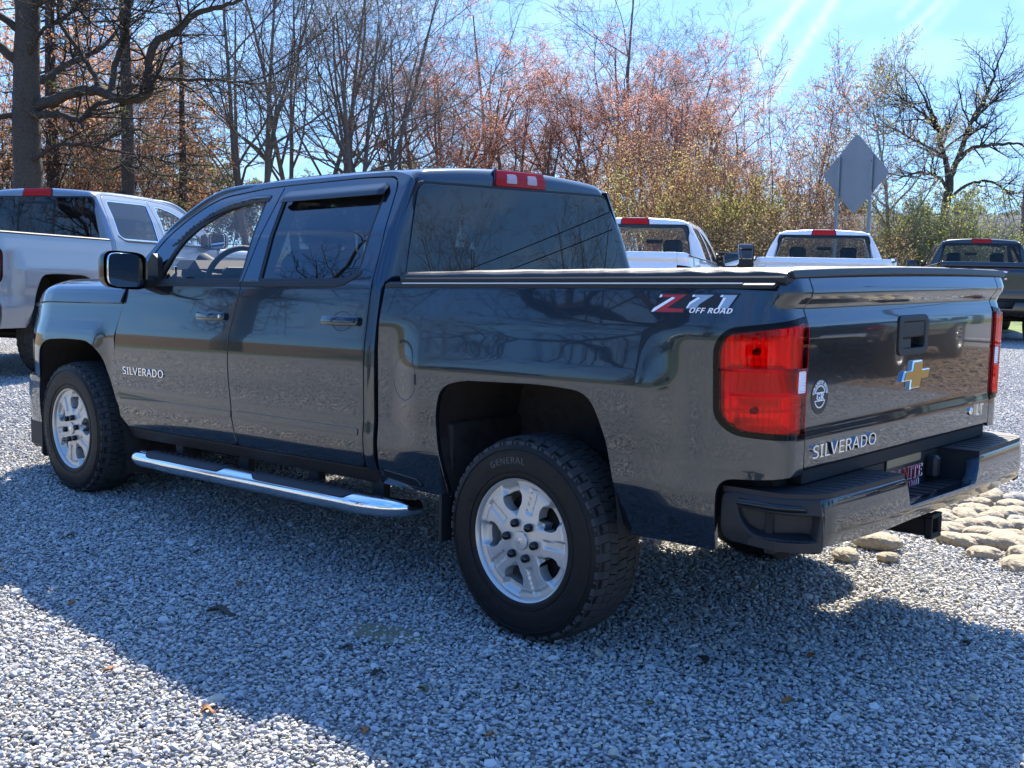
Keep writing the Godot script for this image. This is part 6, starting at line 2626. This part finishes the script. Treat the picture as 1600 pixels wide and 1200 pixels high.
	var spruce := thing("spruce_tree", "small dense dark green spruce among the red maples", "tree", Vector3(-37.1, 0, -41.2))
	conifer(spruce, 601, 8.0, 3.0, 26, .0, mats.bark_dark, [Color(.025, .06, .03), Color(.035, .08, .04), Color(.03, .05, .025)])
	# pale young tree left of the dark one
	o = thing("birch_tree", "slender pale-barked young tree between the sign and the dark tree", "tree", Vector3(-12.1, 0, -28.8), 0)
	bare_tree(o, 700, 7.2, 1, .1, .10, mats.bark_pale, mats.twig_pale, [Color(.35, .30, .12)], 1, .04)
	# far woodland closing the horizon
	var far_t := thing("far_tree", "", "tree", Vector3.ZERO, 0, "far trees along the horizon")
	thicket(far_t, 800, 7.0, 7.0, 14, mats.twig_grey, [Color(.16, .17, .09), Color(.22, .19, .10), Color(.12, .14, .08)], 4, .11)
	var k2 := 0
	for s in [[-72, -34, 1.0], [-70, -42, 1.1], [-68, -50, .9], [-66, -57, 1.1], [-62, -64, 1.0], [-58, -70, 1.05], [-53, -76, 1.0], [-47, -80, 1.1], [-41, -84, 1.0], [-34, -87, .95], [-27, -89, 1.0], [-20, -90, 1.0], [-12, -90, .9], [-74, -26, 1.1], [-75, -17, 1.0], [-74, -8, 1.0]]:
		var t: Node3D = far_t if k2 == 0 else copy_of(far_t, "", Vector3.ZERO, 0)
		t.position = Vector3(s[0], land(s[0], s[1]), s[1])
		t.rotation.y = k2 * 1.7
		t.scale = Vector3(s[2], s[2], s[2])
		t.set_meta("label", "hazy grey-green tree of the far woodland along the horizon")
		k2 += 1
	# trees on the camera's side, mirrored by the paint and glass
	var behind := [[0, -16, 31, .7], [1, -8, 34, .75], [2, 0, 32, .8], [0, 8, 35, .7], [1, 15, 33, .75], [0, 30, 6, .7], [1, 29, -6, .8], [2, 32, -16, .75], [0, 28, -26, .7], [1, 26, -37, .75], [2, -24, 33, .75], [0, -33, 30, .7]]
	for s in behind:
		copy_of(grey[s[0]], "bare tree beyond the road, outside the picture", Vector3(s[1], 0, s[2]), s[1] * .7, Vector3.ONE * s[3]).set_meta("group", "bare trees beyond the road, outside the picture")
	copy_of(o_oak, "old oak across the verge behind the camera, outside the picture", Vector3(-9.0, 0, 14.2), 2.4, Vector3.ONE * .95)
	copy_of(o_oak, "old oak beside the verge left of the camera, outside the picture", Vector3(-17.5, 0, 11.0), 4.0, Vector3.ONE * .9)
	for k in [[24, -12], [27, 0], [25, -22], [-2, 38], [-20, 40], [12, 40]]:
		copy_of(far_t, "leafy bush beyond the road, outside the picture", Vector3(k[0], 0, k[1]), k[0], Vector3.ONE * .6).set_meta("group", "leafy bushes beyond the road, outside the picture")

const SIGN_AT := Vector3(-9.3, 0, -20.38)

func build_structures() -> void:
	# back of a diamond road sign on two posts
	var o := thing("road_sign", "blank grey back of a diamond road sign on two posts", "sign", SIGN_AT, -.19)
	var m := MB.new()
	m.prism(rounded([Vector2(-.92, 3.43), Vector2(0, 2.51), Vector2(.92, 3.43), Vector2(0, 4.35)], .11, 6), .006, Transform3D(Basis.IDENTITY, Vector3(0, 0, -.003)), .001)
	put("sign_panel", m.mesh(), mats.galv, o)
	for s in [-1.0, 1.0]:
		m = MB.new()
		m.box(Vector3(s * .45, 1.92, .035), Vector3(.075, 3.84, .05), .008)
		for y in [3.1, 3.7]:
			m.lathe([Vector2(.02, 0), Vector2(.02, .02), Vector2(0, .02)], Vector3(s * .45, y, .06), Vector3.BACK, 6)
		put("post", m.mesh(), mats.galv, o)
	# low grey building with a barrel roof
	o = thing("grey_shed", "long low building with a curved grey roof behind the trees", "building", Vector3(-23.0, 0, -57.0), .45)
	m = MB.new()
	var f := func(u: float, v: float) -> Vector3:
		var a := PI * (v * .82 + .09)
		return Vector3((u - .5) * 22.0, 1.9 + 3.1 * (sin(a) - .28) * .95, cos(a) * 7.6)
	m.sheet(f, 6, 24, 1.0)
	put("roof", m.mesh(), mats.roof_grey, o)
	m = MB.new()
	m.box(Vector3(0, .97, 0), Vector3(21.6, 1.94, 14.2))
	var gable := PackedVector2Array([Vector2(-7.2, 0)])
	for k in 17:
		var p: Vector3 = f.call(0.5, 1.0 - k / 16.0)
		gable.append(Vector2(clampf(p.z, -7.2, 7.2), p.y - .05))
	gable.append(Vector2(7.2, 0))
	for s in [-10.7, 10.6]:
		m.prism(gable, .1, Transform3D(Basis(Vector3(0, 0, 1), Vector3.UP, Vector3(1, 0, 0)), Vector3(s, 0, 0)))
	put("wall", m.mesh(), mats.wall_grey, o)
	for k in 4:
		m = MB.new()
		m.box(Vector3(-8.0 + k * 5.0, 1.0, 7.13), Vector3(1.4, 1.0, .06), .02)
		put("window", m.mesh(), mats.black_gloss, o)
	# service pole with wires far behind the dark tree
	_pole("utility_pole", "distant wooden utility pole right of the dark forked tree", Vector3(-14.6, 0, -47.0), .5, 6.4)
	_pole("utility_pole", "utility pole beyond the side road, outside the picture", Vector3(11.0, 0, -27.0), .2, 10.0)
	m = MB.new()
	for y in [7.2, 6.6]:
		var pts := PackedVector3Array()
		var rr := PackedFloat32Array()
		for k in 31:
			var w := k / 30.0
			pts.append(Vector3(-2.0 + 60.0 * w, y - 2.2 * (w * (1.0 - w)), -27.0 + 3.0 * (w - .5)))
			rr.append(.02)
		m.tube(pts, rr, 4, false)
	tag(put("overhead_wire", m.mesh(), mats.black_deep), "overhead wires along the side road, outside the picture", "wire")

func _pole(called: String, label: String, at: Vector3, turn: float, h: float) -> void:
	var o := thing(called, label, "utility pole", at, turn)
	var m := MB.new()
	m.tube(PackedVector3Array([Vector3.ZERO, Vector3(0, h, 0)]), PackedFloat32Array([.16, .11]), 10)
	put("pole", m.mesh(), mats.wood_grey, o)
	for y in [.93, .80]:
		m = MB.new()
		m.box(Vector3(.12, h * y, 0), Vector3(.1, .11, 2.0 if y > .85 else 1.5), .01)
		put("crossarm", m.mesh(), mats.wood_grey, o)
		for z in [-.8, -.4, .4, .8]:
			m = MB.new()
			m.lathe([Vector2(.0, 0), Vector2(.05, .0), Vector2(.05, .05), Vector2(.03, .07), Vector2(.04, .12), Vector2(0, .14)], Vector3(.12, h * y + .05, z * (1.0 if y > .85 else .8)), Vector3.UP, 8)
			put("insulator", m.mesh(), mats.wall_grey, o)

func build_vehicles() -> void:
	var o := thing("pickup_truck", "dark blue-grey crew-cab pickup parked in the foreground on the gravel", "pickup truck")
	build_pickup(o, {"main": true, "paint": mats.paint, "bumper": mats.paint, "rim": mats.rim_paint, "front_glass": mats.glass_clear, "rear_glass": mats.glass_tint, "back_glass": mats.glass_back, "window_trim": mats.black_trim, "lamp_red": mats.lamp_red, "lamp_bright": mats.lamp_bright})
	var row := -1.085
	var base := {"main": false, "rim": mats.rim_paint, "front_glass": mats.glass_clear, "rear_glass": mats.glass_tint, "back_glass": mats.glass_mid, "window_trim": mats.black_trim, "lamp_red": mats.lamp_red, "lamp_bright": mats.lamp_bright, "bumper": mats.chrome}
	var c := base.duplicate()
	c.paint = mats.silver_paint
	c.bumper = mats.silver_paint
	c.window_trim = mats.chrome
	c.back_glass = mats.glass_tint
	o = thing("pickup_truck", "silver-grey crew-cab pickup at the left, chrome trim round its side windows", "pickup truck", Vector3(-8.73, .21, -.55), row)
	build_pickup(o, c)
	sliding_pane(o)
	c = base.duplicate()
	c.paint = mats.white_paint
	c.back_glass = mats.glass_clear
	c.rear_glass = mats.glass_clear
	o = thing("pickup_truck", "white work pickup with clear rear glass and a black tow mirror", "pickup truck", Vector3(-6.04, .03, -7.49), row)
	o.scale = Vector3.ONE * 1.05
	build_pickup(o, c)
	tow_mirror(o)
	c = base.duplicate()
	c.paint = mats.white_paint
	o = thing("pickup_truck", "white pickup with tinted rear glass parked below the diamond sign", "pickup truck", Vector3(-5.76, 0, -12.28), row)
	o.scale = Vector3.ONE * 1.05
	build_pickup(o, c)
	c = base.duplicate()
	c.paint = mats.black_paint
	c.bumper = mats.black_paint
	o = thing("pickup_truck", "glossy black pickup at the right edge with white tailgate lettering", "pickup truck", Vector3(-5.36, .0, -18.06), row)
	o.scale = Vector3.ONE * 1.04
	build_pickup(o, c)
	var m := MB.new()
	m.text("GMC", .17, .012, func(p): return Vector3(1.066 + p.z, 1.165 + p.y, .17 - p.x), true, false, 0.0, 1.5)
	put("badge_lettering", m.mesh(RAKE), mats.print_red, o)
	m = MB.new()
	m.text("GMC", .15, .014, func(p): return Vector3(1.067 + p.z, 1.165 + p.y, .17 - p.x), true, false, 0.0, 1.62)
	put("badge_lettering_face", m.mesh(RAKE), mats.print_white, o)
	m = MB.new()
	m.text("SIERRA", .06, .010, func(p): return Vector3(1.066 + p.z, .92 + p.y, .17 - p.x), true, false, 0.0, 1.5)
	put("model_lettering", m.mesh(RAKE), mats.chrome, o)
	# vehicles on the camera's side that the paint mirrors
	c = base.duplicate()
	c.paint = mats.silver_paint
	o = thing("pickup_truck", "silver pickup parked behind the camera, outside the picture", "pickup truck", Vector3(-.2, 0, 9.6), PI * .97)
	build_pickup(o, c)
	copy_of(o, "silver pickup parked across the road, outside the picture", Vector3(-15.0, 0, 26.6), 1.4)
	copy_of(o, "silver pickup parked far down the road, outside the picture", Vector3(-27.0, 0, 26.2), 1.7)
	c = base.duplicate()
	c.paint = mats.black_paint
	o = thing("pickup_truck", "dark pickup parked beyond the tailgate, outside the picture", "pickup truck", Vector3(6.4, 0, -9.6), -1.75)
	build_pickup(o, c)

func sliding_pane(o: Node3D) -> void:
	var m := MB.new()
	var f := func(z, y): return f_back_glass(z, y) + Vector3(.004, 0, 0)
	for s in [-.22, .22]:
		m.patch(PackedVector2Array([Vector2(s - .009, 1.40), Vector2(s + .009, 1.40), Vector2(s + .009, 1.74), Vector2(s - .009, 1.74)]), f, Vector2(.05, .1), [], -1.0, .006)
	m.patch(PackedVector2Array([Vector2(-.22, 1.74), Vector2(.22, 1.74), Vector2(.22, 1.757), Vector2(-.22, 1.757)]), f, Vector2(.1, .05), [], -1.0, .006)
	put("slider_frame", m.mesh(RAKE), mats.black_trim, o)

func tow_mirror(o: Node3D) -> void:
	for s in [-1.0, 1.0]:
		var m := MB.new()
		m.box(Vector3(-2.76, 1.50, s * 1.30), Vector3(.12, .34, .24), .03)
		put("tow_mirror", m.mesh(RAKE), mats.black_trim, o)
		m = MB.new()
		m.box(Vector3(-2.695, 1.55, s * 1.30), Vector3(.012, .20, .20), .003)
		put("tow_mirror_glass", m.mesh(RAKE), mats.mirror, o)
		m = MB.new()
		m.box(Vector3(-2.77, 1.44, s * 1.06), Vector3(.05, .05, .32), .01)
		m.box(Vector3(-2.77, 1.52, s * 1.06), Vector3(.05, .05, .32), .01)
		put("tow_mirror_arm", m.mesh(RAKE), mats.black_trim, o)

func build_small() -> void:
	# river stones at the edge of the lot
	var rng := RandomNumberGenerator.new()
	rng.seed = 42
	var kinds := []
	for k in 6:
		kinds.append(river_stone(900 + k))
	var n := 0
	for i in 12:
		for j in 11:
			var x := .12 + j * .235 + rng.randf_range(-.07, .07) - i * .10
			var z := -1.98 - i * .185 + rng.randf_range(-.05, .05) + j * .11
			if x < .02 + .06 * i * 0.0 - .25 + .10 * absf(i - 3):
				continue
			var tan_ := rng.randf() < .75
			var o := put("river_stone", kinds[rng.randi() % 6], mats.river_stone if tan_ else mats.river_grey)
			var s := rng.randf_range(.15, .26)
			o.position = Vector3(x, .008 + s * .04, z)
			o.rotation = Vector3(rng.randf_range(-.12, .12), rng.randf() * TAU, rng.randf_range(-.12, .12))
			o.scale = Vector3.ONE * s
			if tan_:
				tag(o, "rounded tan river stone in the bed of stones beyond the rear bumper", "stone", "tan river stones beyond the rear bumper")
			else:
				tag(o, "grey river stone among tan ones beyond the rear bumper", "stone", "grey river stones beyond the rear bumper")
			n += 1
	for q in [[.35, -1.36, .24, "large pale stone lying alone on gravel below the receiver hitch", .3], [.34, -1.03, .15, "small grey-tan stone at the shadow's edge under the bumper", 2.0], [.50, -1.16, .11, "small reddish stone on gravel near the rear bumper's shadow", 4.0]]:
		var o := put("river_stone", kinds[n % 6], mats.river_stone)
		o.position = Vector3(q[0], .012 + q[2] * .14, q[1])
		o.rotation.y = q[4]
		o.scale = Vector3.ONE * q[2]
		tag(o, q[3], "stone")
		n += 1
	# bark chip, leaves and twigs dropped on the gravel
	var bits := [
		[-1.035, 1.626, .13, .045, .6, "flat grey-brown piece of bark on the shaded gravel", "bark", mats.wood_grey],
		[.636, .674, .085, .028, 2.3, "dark brown dead leaf on gravel right of the rear wheel", "leaf", mats.twig_dark],
		[-.206, 2.205, .05, .03, 1.0, "orange-brown dead leaf on the sunlit gravel", "leaf", mats.leaf_dead],
		[-.348, 1.523, .045, .018, .2, "small grey leaf fragment on shaded gravel below the bark", "leaf", mats.wood_grey],
		[-.081, 1.611, .06, .02, 1.4, "thin dark twig piece on the shaded gravel", "twig", mats.twig_dark],
		[.134, 1.598, .05, .02, 2.9, "olive dead leaf on shaded gravel below the rear wheel", "leaf", mats.leaf_olive],
	]
	for q in [[-1.9, 1.2], [-1.55, 2.0], [-.75, 2.25], [.35, 1.35], [.75, 1.15], [.9, .35], [1.05, .8], [-2.6, 1.5], [.25, 1.95], [-1.3, 1.35], [1.25, -.2], [.55, 1.7]]:
		bits.append([q[0], q[1], rng.randf_range(.025, .05), rng.randf_range(.010, .02), rng.randf() * 6.0, "tiny curled brown leaf scrap lying on the gravel before the pickup", "leaf", [mats.leaf_dead, mats.twig_dark, mats.leaf_olive][rng.randi() % 3], "leaf scraps on the gravel"])
	for b in bits:
		var m := MB.new()
		var L: float = b[2]
		var w: float = b[3]
		var f := func(u: float, v: float) -> Vector3:
			var k := u - .5
			var wide := w * (1.0 - pow(absf(2.0 * k), 2.6)) * .5 + .003
			var c := v - .5
			return Vector3(k * L, .004 + .010 * cos(k * 3.0) + .3 * w * pow(2.0 * c, 2.0) * sin(u * 5.0), c * 2.0 * wide + .008 * sin(u * 9.0))
		m.sheet(f, 14, 6, -1.0)
		var g := func(u: float, v: float) -> Vector3: return f.call(u, v) - Vector3(0, .004, 0)
		m.sheet(g, 14, 6, 1.0)
		var o := put("dead_leaf" if b[6] == "leaf" else ("bark_chip" if b[6] == "bark" else "twig"), m.mesh(), b[7])
		o.position = Vector3(b[0], .014, b[1])
		o.rotation.y = b[4]
		tag(o, b[5], b[6], b[8] if b.size() > 8 else "")
	# patch of damp clay between the stones
	var cm := MB.new()
	var po := PackedVector2Array()
	var nz := FastNoiseLite.new()
	nz.seed = 2
	nz.frequency = 2.0
	for k in 40:
		var a := TAU * k / 40
		var r := 1.0 + .45 * nz.get_noise_2d(cos(a) * 1.5, sin(a) * 1.5)
		po.append(Vector2(-.40 + cos(a) * .16 * r + sin(a) * .05, 1.30 + sin(a) * .075 * r - cos(a) * .05))
	cm.patch(po, func(x, z): return Vector3(x, .0100 + .004 * nz.get_noise_2d(x * 9.0, z * 9.0), z), Vector2(.02, .02), [], -1.0, .01, .002)
	var clay := put("clay_patch", cm.mesh(), mats.clay)
	tag(clay, "small olive-brown patch of packed fines among gravel left of rear wheel", "dirt")
